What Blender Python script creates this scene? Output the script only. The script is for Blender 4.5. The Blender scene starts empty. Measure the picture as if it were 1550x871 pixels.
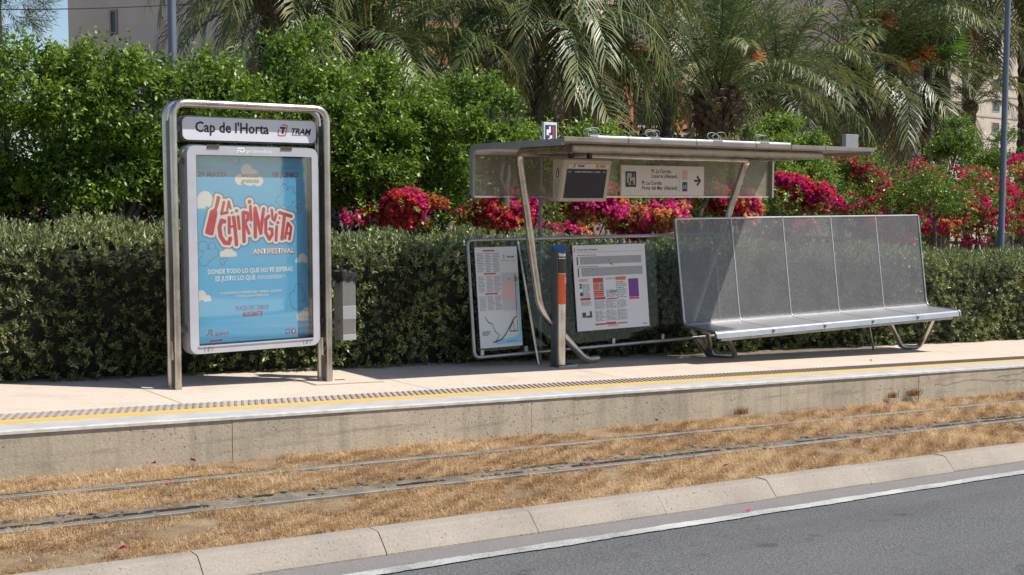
import bpy, bmesh, math, random
import numpy as np
from mathutils import Vector, Matrix

random.seed(7)
rng = np.random.default_rng(11)
sc = bpy.context.scene
COL = sc.collection
K = 0.04345            # the street falls this much per metre towards +X
EYE = 1.522

# ---------------------------------------------------------------- camera
cd = bpy.data.cameras.new('camera')
cam = bpy.data.objects.new('camera', cd)
COL.objects.link(cam)
right = Vector((0.8113, -0.5847, 0.0)).normalized()
p = math.radians(4.189)
fwd_h = Vector((0.5847, 0.8113, 0)).normalized()
fwd = fwd_h * math.cos(p) - Vector((0, 0, 1)) * math.sin(p)
up = right.cross(fwd)
cam.matrix_world = Matrix(((right.x, up.x, -fwd.x, 0), (right.y, up.y, -fwd.y, 0),
                           (right.z, up.z, -fwd.z, EYE), (0, 0, 0, 1)))
cd.sensor_width = 36.0
cd.lens = 36.0 * 1850 / 1550
cd.clip_start = 0.1
cd.clip_end = 3000
sc.camera = cam

# ---------------------------------------------------------------- light
SUN = Vector((0.625, -0.45, 1.0)).normalized()
w = bpy.data.worlds.new('World')
sc.world = w
w.use_nodes = True
nt = w.node_tree
sky = nt.nodes.new('ShaderNodeTexSky')
sky.sky_type = 'NISHITA'
sky.sun_disc = False
sky.sun_elevation = math.asin(SUN.z)
sky.sun_rotation = math.atan2(SUN.x, SUN.y)
sky.air_density = 1.0
sky.dust_density = 0.6
sky.ozone_density = 1.5
bg = nt.nodes['Background']
bg.inputs['Strength'].default_value = 0.10
nt.links.new(sky.outputs[0], bg.inputs['Color'])
sl = bpy.data.lights.new('sun', 'SUN')
sl.energy = 4.6
sl.angle = math.radians(0.5)
sl.color = (1.0, 0.945, 0.86)
so = bpy.data.objects.new('sun', sl)
COL.objects.link(so)
so.rotation_euler = SUN.to_track_quat('Z', 'Y').to_euler()
so.location = (20, -10, 30)
sc.view_settings.view_transform = 'Standard'
sc.view_settings.look = 'None'
sc.view_settings.exposure = 0.42
sc.view_settings.gamma = 1.0
sc.cycles.transparent_max_bounces = 24
sc.cycles.max_bounces = 8

# ---------------------------------------------------------------- materials
def srgb(r, g, b):
    f = lambda c: ((c / 255) / 12.92 if c / 255 <= 0.04045 else (((c / 255) + 0.055) / 1.055) ** 2.4)
    return (f(r), f(g), f(b))

class N:
    """small node graph helper"""
    def __init__(s, name):
        s.m = bpy.data.materials.new(name)
        s.m.use_nodes = True
        s.t = s.m.node_tree
        s.p = s.t.nodes['Principled BSDF']
        s.out = s.t.nodes['Material Output']
        s._obj = None
    def n(s, typ, **kw):
        x = s.t.nodes.new(typ)
        for a, b in kw.items():
            setattr(x, a, b)
        return x
    def l(s, a, b):
        s.t.links.new(a, b)
    def obj(s):
        if s._obj is None:
            s._obj = s.n('ShaderNodeTexCoord').outputs['Object']
        return s._obj
    def mapped(s, scale):
        mp = s.n('ShaderNodeMapping')
        mp.inputs['Scale'].default_value = scale
        s.l(s.obj(), mp.inputs['Vector'])
        return mp.outputs[0]
    def noise(s, scale, detail=4, rough=0.55, vec=None):
        x = s.n('ShaderNodeTexNoise')
        x.inputs['Scale'].default_value = scale
        x.inputs['Detail'].default_value = detail
        x.inputs['Roughness'].default_value = rough
        s.l(vec if vec is not None else s.obj(), x.inputs['Vector'])
        return x.outputs['Fac']
    def ramp(s, fac, stops):
        r = s.n('ShaderNodeValToRGB')
        el = r.color_ramp.elements
        while len(el) < len(stops):
            el.new(0.5)
        for e, (pos, c) in zip(el, stops):
            e.position = pos
            e.color = (c[0], c[1], c[2], 1) if not isinstance(c, (int, float)) else (c, c, c, 1)
        s.l(fac, r.inputs['Fac'])
        return r.outputs['Color']
    def mix(s, fac, a, b, blend='MIX'):
        x = s.n('ShaderNodeMix', data_type='RGBA', blend_type=blend)
        def setin(sock, v):
            if isinstance(v, (tuple, list)):
                sock.default_value = (v[0], v[1], v[2], 1)
            elif isinstance(v, (int, float)):
                sock.default_value = v
            else:
                s.l(v, sock)
        setin(x.inputs['Factor'], fac)
        setin(x.inputs[6], a)
        setin(x.inputs[7], b)
        return x.outputs[2]
    def math(s, op, a, b=None):
        x = s.n('ShaderNodeMath', operation=op)
        for i, v in enumerate((a, b)):
            if v is None:
                continue
            if isinstance(v, (int, float)):
                x.inputs[i].default_value = v
            else:
                s.l(v, x.inputs[i])
        return x.outputs[0]
    def bump(s, h, strength=0.4, dist=0.01):
        b = s.n('ShaderNodeBump')
        b.inputs['Strength'].default_value = strength
        b.inputs['Distance'].default_value = dist
        s.l(h, b.inputs['Height'])
        s.l(b.outputs[0], s.p.inputs['Normal'])
        return b
    def base(s, c):
        if isinstance(c, (tuple, list)):
            s.p.inputs['Base Color'].default_value = (c[0], c[1], c[2], 1)
        else:
            s.l(c, s.p.inputs['Base Color'])
    def set(s, rough=None, metal=None, spec=None):
        if rough is not None: s.p.inputs['Roughness'].default_value = rough
        if metal is not None: s.p.inputs['Metallic'].default_value = metal
        if spec is not None: s.p.inputs['Specular IOR Level'].default_value = spec

MATS = {}
def plain(name, col, rough=0.5, metal=0.0, var=0.12, scale=8.0, spec=0.5, bump=0.0):
    if name in MATS: return MATS[name]
    g = N(name)
    f = g.noise(scale, 5)
    a = tuple(c * (1 - var) for c in col); b = tuple(min(1, c * (1 + var)) for c in col)
    g.base(g.ramp(f, [(0.3, a), (0.7, b)]))
    g.set(rough, metal, spec)
    if bump: g.bump(f, bump, 0.01)
    MATS[name] = g.m
    return g.m

def steel(name, col, rough, streak=True):
    g = N(name)
    v = g.mapped((90, 90, 3))
    f = g.noise(1.0, 3, vec=v)
    d = g.noise(5.0, 5)
    c = g.ramp(d, [(0.35, tuple(x * 0.72 for x in col)), (0.6, col)])
    g.base(c)
    g.set(None, 1.0)
    g.l(g.ramp(g.math('MULTIPLY', f, d), [(0.15, rough * 0.75), (0.4, rough * 1.45)]), g.p.inputs['Roughness'])
    MATS[name] = g.m
    return g.m

STEEL = steel('brushed_steel', (0.60, 0.545, 0.49), 0.30)
STEELD = steel('dull_steel', (0.40, 0.40, 0.40), 0.42)
ALU = plain('aluminium_grey', (0.44, 0.44, 0.46), 0.38, 0.55, 0.10, 3)
FRAME = plain('painted_light_grey', (0.43, 0.43, 0.475), 0.42, 0.0, 0.07, 6)
DARKP = plain('dark_grey_panel', (0.10, 0.10, 0.10), 0.5, 0.0, 0.15, 6)
BLACK = plain('black_plastic', (0.012, 0.012, 0.014), 0.45, 0, 0.2, 9)
BAG = plain('black_bin_bag', (0.02, 0.02, 0.022), 0.25, 0, 0.3, 14, bump=0.7)
WHITEP = plain('white_print', (0.80, 0.80, 0.80), 0.4, 0, 0.03, 3)
SIGNW = plain('sign_white', (0.66, 0.65, 0.70), 0.22, 0, 0.03, 2)
INK = plain('black_ink', (0.010, 0.010, 0.014), 0.4, 0, 0.05)
GREYINK = plain('grey_ink', (0.22, 0.22, 0.24), 0.5, 0, 0.3, 90)
LIGHTINK = plain('light_grey_ink', (0.42, 0.42, 0.43), 0.5, 0, 0.25, 60)
REDINK = plain('red_ink', (0.52, 0.06, 0.05), 0.45, 0, 0.08)
ORANGE = plain('orange_print', (0.80, 0.13, 0.02), 0.42, 0, 0.06, 5)
PINK = plain('faded_pink_print', (0.62, 0.34, 0.36), 0.45, 0, 0.05)
PINKMAP = plain('pale_pink_map', (0.66, 0.44, 0.42), 0.45, 0, 0.05)
NAVY = plain('navy_print', (0.02, 0.035, 0.085), 0.4, 0, 0.05)
PURPLE = plain('purple_print', (0.15, 0.02, 0.22), 0.4, 0, 0.05)
MAPBLUE = plain('map_sea_blue', (0.25, 0.52, 0.66), 0.4, 0, 0.05)
BLUEP = plain('blue_plastic', (0.02, 0.12, 0.36), 0.4, 0, 0.08)
CREAM = plain('cream_enamel', (0.44, 0.38, 0.31), 0.40, 0, 0.06, 4)
SCREEN = plain('dark_screen', (0.022, 0.018, 0.026), 0.28, 0, 0.1, 30)
DGREY = plain('printed_dark_grey', (0.06, 0.06, 0.065), 0.5, 0, 0.1)

def perforated(name, col, hole, scale=115.0, rough=0.4):
    g = N(name)
    sp = g.n('ShaderNodeSeparateXYZ'); g.l(g.obj(), sp.inputs[0])
    sx = g.math('SINE', g.math('MULTIPLY', sp.outputs['X'], 2 * math.pi * scale))
    sz = g.math('SINE', g.math('MULTIPLY', sp.outputs['Z'], 2 * math.pi * scale))
    pr = g.math('MULTIPLY', sx, sz)
    hole_m = g.math('GREATER_THAN', g.math('ABSOLUTE', pr), hole)
    d = g.noise(2.5, 5)
    g.base(g.ramp(d, [(0.3, tuple(c * .8 for c in col)), (0.7, col)]))
    g.set(rough, 0.45)
    tr = g.n('ShaderNodeBsdfTransparent')
    mx = g.n('ShaderNodeMixShader')
    g.l(hole_m, mx.inputs[0]); g.l(g.p.outputs[0], mx.inputs[1]); g.l(tr.outputs[0], mx.inputs[2])
    g.l(mx.outputs[0], g.out.inputs['Surface'])
    MATS[name] = g.m
    return g.m
PERF = perforated('perforated_steel', (0.255, 0.245, 0.245), 0.30, 110.0, 0.45)
PERFR = perforated('perforated_steel_roof', (0.34, 0.30, 0.24), 0.40, 50.0, 0.5)
PERFB = perforated('perforated_bin_mesh', (0.42, 0.40, 0.38), 0.42, 70.0, 0.5)

def glass_mat(name, tint=(0.95, 0.97, 0.97), ref=0.10):
    g = N(name)
    tr = g.n('ShaderNodeBsdfTransparent'); tr.inputs[0].default_value = (*tint, 1)
    gl = g.n('ShaderNodeBsdfGlossy'); gl.inputs['Roughness'].default_value = 0.03
    mx = g.n('ShaderNodeMixShader'); mx.inputs[0].default_value = ref
    g.l(tr.outputs[0], mx.inputs[1]); g.l(gl.outputs[0], mx.inputs[2])
    g.l(mx.outputs[0], g.out.inputs['Surface'])
    return g.m
GLASS = glass_mat('clear_glass')

# leaves: colour from the face attribute "tint"
def leaf_mat(name, stops, rough=0.45, trans=0.3, spec=0.35):
    g = N(name)
    at = g.n('ShaderNodeAttribute', attribute_name='tint')
    c = g.ramp(at.outputs['Fac'], stops)
    g.base(c); g.set(rough, 0, spec)
    tl = g.n('ShaderNodeBsdfTranslucent'); g.l(c, tl.inputs[0])
    mx = g.n('ShaderNodeMixShader'); mx.inputs[0].default_value = trans
    g.l(g.p.outputs[0], mx.inputs[1]); g.l(tl.outputs[0], mx.inputs[2])
    g.l(mx.outputs[0], g.out.inputs['Surface'])
    return g.m
LEAF = leaf_mat('tree_leaves', [(0.0, (0.036, 0.072, 0.014)), (0.4, (0.110, 0.195, 0.024)), (0.8, (0.225, 0.335, 0.040)), (1.0, (0.33, 0.42, 0.09))], 0.38, 0.32)
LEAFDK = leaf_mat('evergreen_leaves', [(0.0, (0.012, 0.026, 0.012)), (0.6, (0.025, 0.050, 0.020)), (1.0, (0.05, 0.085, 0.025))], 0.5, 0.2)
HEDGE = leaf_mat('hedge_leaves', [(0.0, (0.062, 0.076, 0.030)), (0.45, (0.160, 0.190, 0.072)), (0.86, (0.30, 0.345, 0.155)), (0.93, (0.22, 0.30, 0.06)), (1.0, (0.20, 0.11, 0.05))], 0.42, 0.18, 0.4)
PALM = leaf_mat('palm_leaflets', [(0.0, (0.044, 0.070, 0.028)), (0.45, (0.105, 0.155, 0.050)), (0.72, (0.20, 0.215, 0.065)), (0.88, (0.27, 0.20, 0.06)), (1.0, (0.33, 0.26, 0.16))], 0.42, 0.22, 0.45)
FANL = leaf_mat('fan_palm_leaf', [(0.0, (0.05, 0.12, 0.02)), (1.0, (0.15, 0.30, 0.04))], 0.4, 0.4)
PINE = leaf_mat('pine_needles', [(0.0, (0.05, 0.07, 0.02)), (1.0, (0.14, 0.16, 0.05))], 0.6, 0.25)
FLOWER = leaf_mat('bougainvillea_bracts', [(0.0, (0.42, 0.014, 0.13)), (0.3, (0.64, 0.03, 0.17)), (0.5, (0.74, 0.085, 0.33)), (0.62, (0.66, 0.035, 0.09)), (0.8, (0.74, 0.15, 0.09)), (0.9, (0.80, 0.34, 0.11)), (1.0, (0.82, 0.50, 0.22))], 0.6, 0.35, 0.2)
GRASS = leaf_mat('dry_grass_blades', [(0.0, (0.11, 0.060, 0.03)), (0.28, (0.38, 0.205, 0.09)), (0.65, (0.60, 0.395, 0.195)), (1.0, (0.78, 0.62, 0.40))], 0.7, 0.25, 0.2)
STALK = leaf_mat('date_stalks', [(0.0, (0.35, 0.12, 0.03)), (1.0, (0.55, 0.24, 0.07))], 0.6, 0.2)
BARK = plain('grey_bark', (0.13, 0.115, 0.10), 0.9, 0, 0.45, 14, 0.2, 0.8)
PBARK = plain('palm_bark', (0.085, 0.070, 0.055), 0.95, 0, 0.5, 10, 0.2, 1.0)
PBASE = plain('palm_crown_base', (0.20, 0.150, 0.105), 0.9, 0, 0.5, 9, 0.2, 1.0)
FIBRE = plain('palm_fibre', (0.16, 0.075, 0.05), 0.95, 0, 0.4, 20, 0.1, 0.8)

# ---------------------------------------------------------------- object helpers
def wpos(o):
    v = Vector((0, 0, 0))
    while o is not None:
        v += o.location; o = o.parent
    return v

def link(name, me, parent=None, loc=None):
    o = bpy.data.objects.new(name, me)
    COL.objects.link(o)
    o.parent = parent
    if loc is not None: o.location = loc
    return o

def tag(o, label=None, cat=None, group=None, kind=None):
    if label: o['label'] = label
    if cat: o['category'] = cat
    if group: o['group'] = group
    if kind: o['kind'] = kind
    return o

def thing(name, label, cat, loc, group=None):
    return tag(link(name, None, None, loc), label, cat, group)

class MB:
    """collects faces in world coordinates; build() makes ONE mesh object"""
    def __init__(s): s.v = []; s.f = []; s.mi = []; s.sm = []
    def add(s, vs, fs, mi=0, smooth=False):
        o = len(s.v)
        s.v += [tuple(x) for x in vs]
        for f in fs:
            s.f.append([i + o for i in f]); s.mi.append(mi); s.sm.append(smooth)
        return s
    def box(s, x0, x1, y0, y1, z0, z1, mi=0, c=0.0):
        if c <= 0:
            vs = [(x, y, z) for x in (x0, x1) for y in (y0, y1) for z in (z0, z1)]
            return s.add(vs, [(0, 1, 3, 2), (4, 6, 7, 5), (0, 4, 5, 1), (2, 3, 7, 6), (0, 2, 6, 4), (1, 5, 7, 3)], mi)
        bm = bmesh.new()
        bmesh.ops.create_cube(bm, size=1.0)
        for v in bm.verts:
            v.co = Vector(((x0 + x1) / 2 + v.co.x * (x1 - x0), (y0 + y1) / 2 + v.co.y * (y1 - y0), (z0 + z1) / 2 + v.co.z * (z1 - z0)))
        bmesh.ops.bevel(bm, geom=bm.edges[:], offset=c, segments=2, affect='EDGES', profile=0.6)
        s.bm(bm, mi); return s
    def bm(s, bm, mi=0, smooth=False):
        bm.verts.index_update()
        s.add([v.co[:] for v in bm.verts], [[v.index for v in f.verts] for f in bm.faces], mi, smooth)
        bm.free()
    def bar(s, x0, x1, prof, mi=0, shear=True, smooth=False, nx=1):
        """extrude a closed (y, z) profile along X, following the fall of the street"""
        n = len(prof); vs = []; fs = []
        for j in range(nx + 1):
            x = x0 + (x1 - x0) * j / nx
            vs += [(x, y, z - (K * x if shear else 0)) for y, z in prof]
        for j in range(nx):
            for i in range(n):
                a = j * n + i; b = j * n + (i + 1) % n
                fs.append((a, b, b + n, a + n))
        fs.append(tuple(range(n - 1, -1, -1))); fs.append(tuple(nx * n + i for i in range(n)))
        return s.add(vs, fs, mi, smooth)
    def tube(s, pts, r, seg=10, mi=0, cap=True, smooth=True):
        pts = [Vector(q) for q in pts]
        rr = r if isinstance(r, (list, tuple)) else [r] * len(pts)
        t0 = (pts[1] - pts[0]).normalized()
        nrm = t0.orthogonal().normalized()
        rings = []; prev = t0
        for i, q in enumerate(pts):
            if i == 0: t = t0
            elif i == len(pts) - 1: t = (pts[i] - pts[i - 1]).normalized()
            else: t = ((pts[i + 1] - q).normalized() + (q - pts[i - 1]).normalized()).normalized()
            nrm = (prev.rotation_difference(t) @ nrm).normalized(); prev = t
            b = t.cross(nrm)
            rings.append([q + (nrm * math.cos(a) + b * math.sin(a)) * rr[i] for a in (2 * math.pi * k / seg for k in range(seg))])
        vs = [v for rg in rings for v in rg]; fs = []
        for i in range(len(pts) - 1):
            for k in range(seg):
                a = i * seg + k; b = i * seg + (k + 1) % seg
                fs.append((a, b, b + seg, a + seg))
        s.add(vs, fs, mi, smooth)
        if cap:
            s.add(rings[0], [tuple(range(seg - 1, -1, -1))], mi); s.add(rings[-1], [tuple(range(seg))], mi)
        return s
    def prism(s, poly, a, b, axis='y', mi=0):
        """polygon extruded along an axis from a to b; poly in (x,z) for y, (y,z) for x, (x,y) for z"""
        def P(q, d):
            return {'y': (q[0], d, q[1]), 'x': (d, q[0], q[1]), 'z': (q[0], q[1], d)}[axis]
        n = len(poly)
        vs = [P(q, a) for q in poly] + [P(q, b) for q in poly]
        fs = [(i, (i + 1) % n, (i + 1) % n + n, i + n) for i in range(n)]
        fs += [tuple(range(n - 1, -1, -1)), tuple(n + i for i in range(n))]
        return s.add(vs, fs, mi)
    def build(s, name, mats, parent=None, recalc=True):
        me = bpy.data.meshes.new(name)
        off = wpos(parent) if parent is not None else Vector((0, 0, 0))
        me.from_pydata([(v[0] - off.x, v[1] - off.y, v[2] - off.z) for v in s.v], [], s.f)
        for m in (mats if isinstance(mats, (list, tuple)) else [mats]): me.materials.append(m)
        me.polygons.foreach_set('material_index', s.mi)
        me.polygons.foreach_set('use_smooth', s.sm)
        if recalc:
            bm = bmesh.new(); bm.from_mesh(me)
            bmesh.ops.recalc_face_normals(bm, faces=bm.faces[:])
            bm.to_mesh(me); bm.free()
        me.update()
        return link(name, me, parent)

def build_each(mb, name, mats, parent, recalc=True):
    """one object per connected piece"""
    n = len(mb.v); par = list(range(n))
    def find(i):
        while par[i] != i: par[i] = par[par[i]]; i = par[i]
        return i
    for f in mb.f:
        for a in f[1:]:
            ra, rb = find(f[0]), find(a)
            if ra != rb: par[ra] = rb
    groups = {}
    for fi, f in enumerate(mb.f): groups.setdefault(find(f[0]), []).append(fi)
    out = []
    for fl in groups.values():
        q = MB(); mp = {}
        for fi in fl:
            ff = []
            for a in mb.f[fi]:
                if a not in mp: mp[a] = len(q.v); q.v.append(mb.v[a])
                ff.append(mp[a])
            q.f.append(ff); q.mi.append(mb.mi[fi]); q.sm.append(mb.sm[fi])
        out.append(q.build(name, mats, parent, recalc))
    return out

def np_mesh(name, V, F, mat, tint=None, smooth=False):
    """mesh from numpy arrays; F is (M,3) or (M,4)"""
    V = np.ascontiguousarray(V, np.float32); F = np.ascontiguousarray(F, np.int32)
    me = bpy.data.meshes.new(name)
    me.vertices.add(len(V)); me.vertices.foreach_set('co', V.ravel())
    k = F.shape[1]
    me.loops.add(F.size); me.loops.foreach_set('vertex_index', F.ravel())
    me.polygons.add(len(F)); me.polygons.foreach_set('loop_start', np.arange(0, F.size, k, dtype=np.int32))
    if smooth: me.polygons.foreach_set('use_smooth', np.ones(len(F), bool))
    if tint is not None:
        a = me.attributes.new('tint', 'FLOAT', 'FACE')
        a.data.foreach_set('value', np.ascontiguousarray(tint, np.float32))
    me.materials.append(mat)
    me.update(calc_edges=True)
    return me

def fillet(pts, r, n=5):
    """round the inner corners of a polyline"""
    pts = [Vector(q) for q in pts]; out = [pts[0]]
    for i in range(1, len(pts) - 1):
        a, b, c = pts[i - 1], pts[i], pts[i + 1]
        d1 = (a - b); d2 = (c - b)
        rr = min(r, d1.length * 0.45, d2.length * 0.45)
        p1 = b + d1.normalized() * rr; p2 = b + d2.normalized() * rr
        for j in range(n + 1):
            t = j / n
            out.append(p1 * (1 - t) ** 2 + b * 2 * t * (1 - t) + p2 * t * t)
    out.append(pts[-1])
    return out

def rrect(x0, x1, z0, z1, r, n=4):
    """rounded rectangle outline"""
    out = []
    for cx, cz, a0 in ((x1 - r, z0 + r, -90), (x1 - r, z1 - r, 0), (x0 + r, z1 - r, 90), (x0 + r, z0 + r, 180)):
        for j in range(n + 1):
            a = math.radians(a0 + 90 * j / n)
            out.append((cx + r * math.cos(a), cz + r * math.sin(a)))
    return out

def ring_prism(mb, outer, inner, a, b, mi=0):
    """frame between two outlines with equal point counts, extruded in Y"""
    n = len(outer)
    vs = [(x, a, z) for x, z in outer] + [(x, a, z) for x, z in inner] + [(x, b, z) for x, z in outer] + [(x, b, z) for x, z in inner]
    fs = []
    for i in range(n):
        j = (i + 1) % n
        fs += [(i, j, n + j, n + i), (2 * n + i, 3 * n + i, 3 * n + j, 2 * n + j), (i, 2 * n + i, 2 * n + j, j), (n + i, n + j, 3 * n + j, 3 * n + i)]
    mb.add(vs, fs, mi)

def text(body, x, z, h, mat, parent, plane, width=None, align='L', bold=0.0, shear=0.0, name='lettering', kind=None):
    """flat lettering; plane(x, z) gives the world point. h = cap height"""
    c = bpy.data.curves.new('t', 'FONT'); c.body = body; c.size = 1.0; c.offset = bold; c.shear = shear
    c.resolution_u = 2
    o = bpy.data.objects.new('t', c)
    me = bpy.data.meshes.new_from_object(o)
    bpy.data.objects.remove(o); bpy.data.curves.remove(c)
    n = len(me.vertices)
    co = np.zeros(n * 3); me.vertices.foreach_get('co', co); co = co.reshape(-1, 3)
    s = h / 0.69
    w0 = co[:, 0].max() - co[:, 0].min()
    sx = (width / w0) if width else s
    xs = (co[:, 0] - co[:, 0].min()) * sx
    wd = w0 * sx
    if align == 'C': xs -= wd / 2
    if align == 'R': xs -= wd
    off = wpos(parent) if parent else Vector((0, 0, 0))
    out = np.array([Vector(plane(x + a, z + b * s)) - off for a, b in zip(xs, co[:, 1])])
    me.vertices.foreach_set('co', out.ravel())
    me.materials.clear(); me.materials.append(mat)
    me.update(); me.name = name
    return link(name, me, parent)

def gz(x, off=0.0): return off - K * x

# ================================================================ THE SETTING
def zc(x): return -K * max(-40.0, min(90.0, x))

def sheet(name, x0, x1, y0, y1, off, mat, nx=1, parent=None, clampx=False):
    xs = [x0 + (x1 - x0) * i / nx for i in range(nx + 1)]
    if clampx: xs = sorted(set([x0, -40, 90, x1]))
    vs = []; fs = []
    for x in xs:
        z = (zc(x) if clampx else -K * x) + off
        vs += [(x, y0, z), (x, y1, z)]
    for i in range(len(xs) - 1):
        fs.append((2 * i, 2 * i + 2, 2 * i + 3, 2 * i + 1))
    return MB().add(vs, fs).build(name, mat, parent, recalc=False)

g = N('bare_earth')
g.base(g.ramp(g.noise(1.5, 6), [(0.3, (0.16, 0.12, 0.08)), (0.7, (0.26, 0.20, 0.13))])); g.set(0.95)
EARTH = g.m
tag(sheet('ground', -600, 900, -500, 900, -0.62, EARTH, clampx=True), kind='structure')
tag(sheet('garden_ground', -600, 900, 11.6, 900, -0.03, EARTH, clampx=True), kind='structure')

# road
g = N('asphalt')
f1 = g.noise(125, 2, 0.6); f2 = g.noise(0.9, 5); f3 = g.noise(55, 3, 0.6)
c = g.ramp(f1, [(0.30, (0.050, 0.052, 0.055)), (0.5, (0.118, 0.120, 0.124)), (0.68, (0.215, 0.215, 0.215))])
c = g.mix(g.math('MULTIPLY', g.ramp(f3, [(0.40, 0.75), (0.52, 0.0)]), 0.75), c, (0.045, 0.047, 0.05))
c = g.mix(g.ramp(f2, [(0.35, 0.0), (0.7, 0.35)]), c, (0.16, 0.155, 0.15))
tv = g.mapped((.12, 1.3, 1)); ft = g.noise(1.0, 4, .6, vec=tv); fo = g.noise(2.3, 3, .5)
c = g.mix(g.math('MULTIPLY', g.ramp(ft, [(.42, 1.0), (.56, 0.0)]), .28), c, (.060, .060, .062))
c = g.mix(g.math('MULTIPLY', g.ramp(fo, [(.27, 1.0), (.33, 0.0)]), .5), c, (.035, .035, .036))
g.base(c); g.set(0.85, 0, 0.3); g.bump(g.math('ADD', f1, g.math('MULTIPLY', f3, 1.5)), 0.7, 0.008)
ASPHALT = g.m
road = tag(sheet('road', -60, 90, -30, 6.24, -0.450, ASPHALT), kind='structure')

g = N('gutter_concrete')
f1 = g.noise(160, 3, 0.7); f2 = g.noise(3.0, 5)
c = g.ramp(f1, [(0.32, (0.10, 0.09, 0.086)), (0.55, (0.215, 0.20, 0.19)), (0.75, (0.30, 0.28, 0.265))])
g.base(g.mix(g.ramp(f2, [(0.4, 0.0), (0.75, 0.45)]), c, (0.15, 0.145, 0.14))); g.set(0.9); g.bump(f1, 0.4, 0.004)
GUTTER = g.m
gut = MB()
xs = np.arange(-40, 60, 0.06)
yn = 5.99 + 0.012 * np.sin(xs * 9) + 0.01 * np.sin(xs * 23 + 1) + rng.normal(0, 0.006, len(xs))
vs = []
for x, y in zip(xs, yn): vs += [(x, y, gz(x, -0.446)), (x, 6.235, gz(x, -0.446))]
gut.add(vs, [(2 * i, 2 * i + 2, 2 * i + 3, 2 * i + 1) for i in range(len(xs) - 1)])
tag(gut.build('gutter_strip', GUTTER, None, recalc=False), kind='structure')

g = N('worn_road_paint')
f1 = g.noise(120, 3, 0.7); f2 = g.noise(2.2, 6, 0.6)
wear = g.math('ADD', g.math('MULTIPLY', f1, 0.75), g.math('MULTIPLY', f2, 0.5))
g.base(g.ramp(wear, [(0.50, (0.15, 0.15, 0.145)), (0.58, (0.32, 0.32, 0.31)), (0.72, (0.52, 0.52, 0.50))])); g.set(0.7)
LINEP = g.m
ln = MB(); vs = []
ya = 5.893 + rng.normal(0, 0.003, len(xs)) + 0.006 * np.sin(xs * 5); yb = 5.992 + rng.normal(0, 0.003, len(xs)) + 0.006 * np.sin(xs * 7)
for x, a, b in zip(xs, ya, yb): vs += [(x, a, gz(x, -0.441)), (x, b, gz(x, -0.441))]
ln.add(vs, [(2 * i, 2 * i + 2, 2 * i + 3, 2 * i + 1) for i in range(len(xs) - 1)])
tag(ln.build('painted_line', LINEP, road, recalc=False))

near = tag(link('near_pavement', None, None, (0, 2.5, -0.33)), kind='structure')
NEARP = plain('near_paving', (.40, .35, .30), .9, 0, .12, 3)
MB().bar(-40, 60, [(-6, -.62), (-6, -.331), (2.34, -.331), (2.34, -.62)]).build('paving', NEARP, near)
MB().bar(-40, 60, [(2.345, -.62), (2.345, -.326), (2.47, -.326), (2.50, -.345), (2.51, -.62)]).build('kerb_edge', plain('near_kerb', (.36, .33, .30), .9, 0, .15, 4), near)

# kerb of separate stones
def concrete(name, col, spots=True, sc1=1.6, stain=(0.30, 0.27, 0.22), pit=46, pitlo=0.30, pitamt=1.0):
    g = N(name)
    f1 = g.noise(sc1, 6, 0.6); f2 = g.noise(60, 4, 0.7); f3 = g.noise(pit, 2, 0.5)
    c = g.ramp(f1, [(0.30, tuple(x * 0.78 for x in col)), (0.5, col), (0.72, tuple(min(1, x * 1.15) for x in col))])
    c = g.mix(g.ramp(f2, [(0.35, 0.35), (0.6, 0.0)]), c, tuple(x * 0.6 for x in col))
    if spots:
        m = g.ramp(f3, [(pitlo, 1.0), (pitlo + 0.035, 0.0)])
        d = g.ramp(g.noise(0.9, 3), [(0.40, 0.0), (0.58, 1.0)])
        c = g.mix(g.math('MULTIPLY', g.math('MULTIPLY', m, d), pitamt), c, tuple(x * 0.20 for x in stain))
    g.base(c); g.set(0.9, 0, 0.25)
    g.bump(g.math('ADD', f2, g.math('MULTIPLY', f3, 0.8)), 0.45, 0.006)
    return g, c
g, _ = concrete('kerb_concrete', (0.335, 0.290, 0.245), True, 1.4, pit=60, pitlo=0.29, pitamt=0.8)
KERB = g.m
kerb = tag(link('kerb', None, None, (0, 6.33, -0.45)), kind='structure')
kmesh = []
L = 1.128
x0k = 2.44 - 2 * L
for i in range(26):
    a = x0k + i * L + 0.0025; b = a + L - 0.005
    dy = random.uniform(-.004, .004); dz = random.uniform(-.004, .004)
    prof = [(6.225 + dy, -0.60), (6.225 + dy, -0.435 + dz), (6.238 + dy, -0.418 + dz), (6.318 + dy, -0.333 + dz), (6.334 + dy, -0.324 + dz), (6.352 + dy, -0.321 + dz), (6.44, -0.321 + dz), (6.44, -0.60)]
    MB().bar(a, b, prof).build('kerb_stone', KERB, kerb)

# track bed, rails, soil
g = N('straw_soil')
f1 = g.noise(4, 6, 0.65); f2 = g.noise(90, 4, 0.7)
c = g.ramp(f1, [(0.3, (0.20, 0.13, 0.075)), (0.55, (0.36, 0.25, 0.14)), (0.75, (0.46, 0.345, 0.21))])
g.base(g.mix(g.ramp(f2, [(0.3, 0.6), (0.6, 0.0)]), c, (0.12, 0.08, 0.05))); g.set(0.95); g.bump(f2, 0.8, 0.02)
STRAW = g.m
bed = tag(sheet('track_bed', -40, 60, 6.43, 8.83, -0.345, STRAW), kind='structure')

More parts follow.
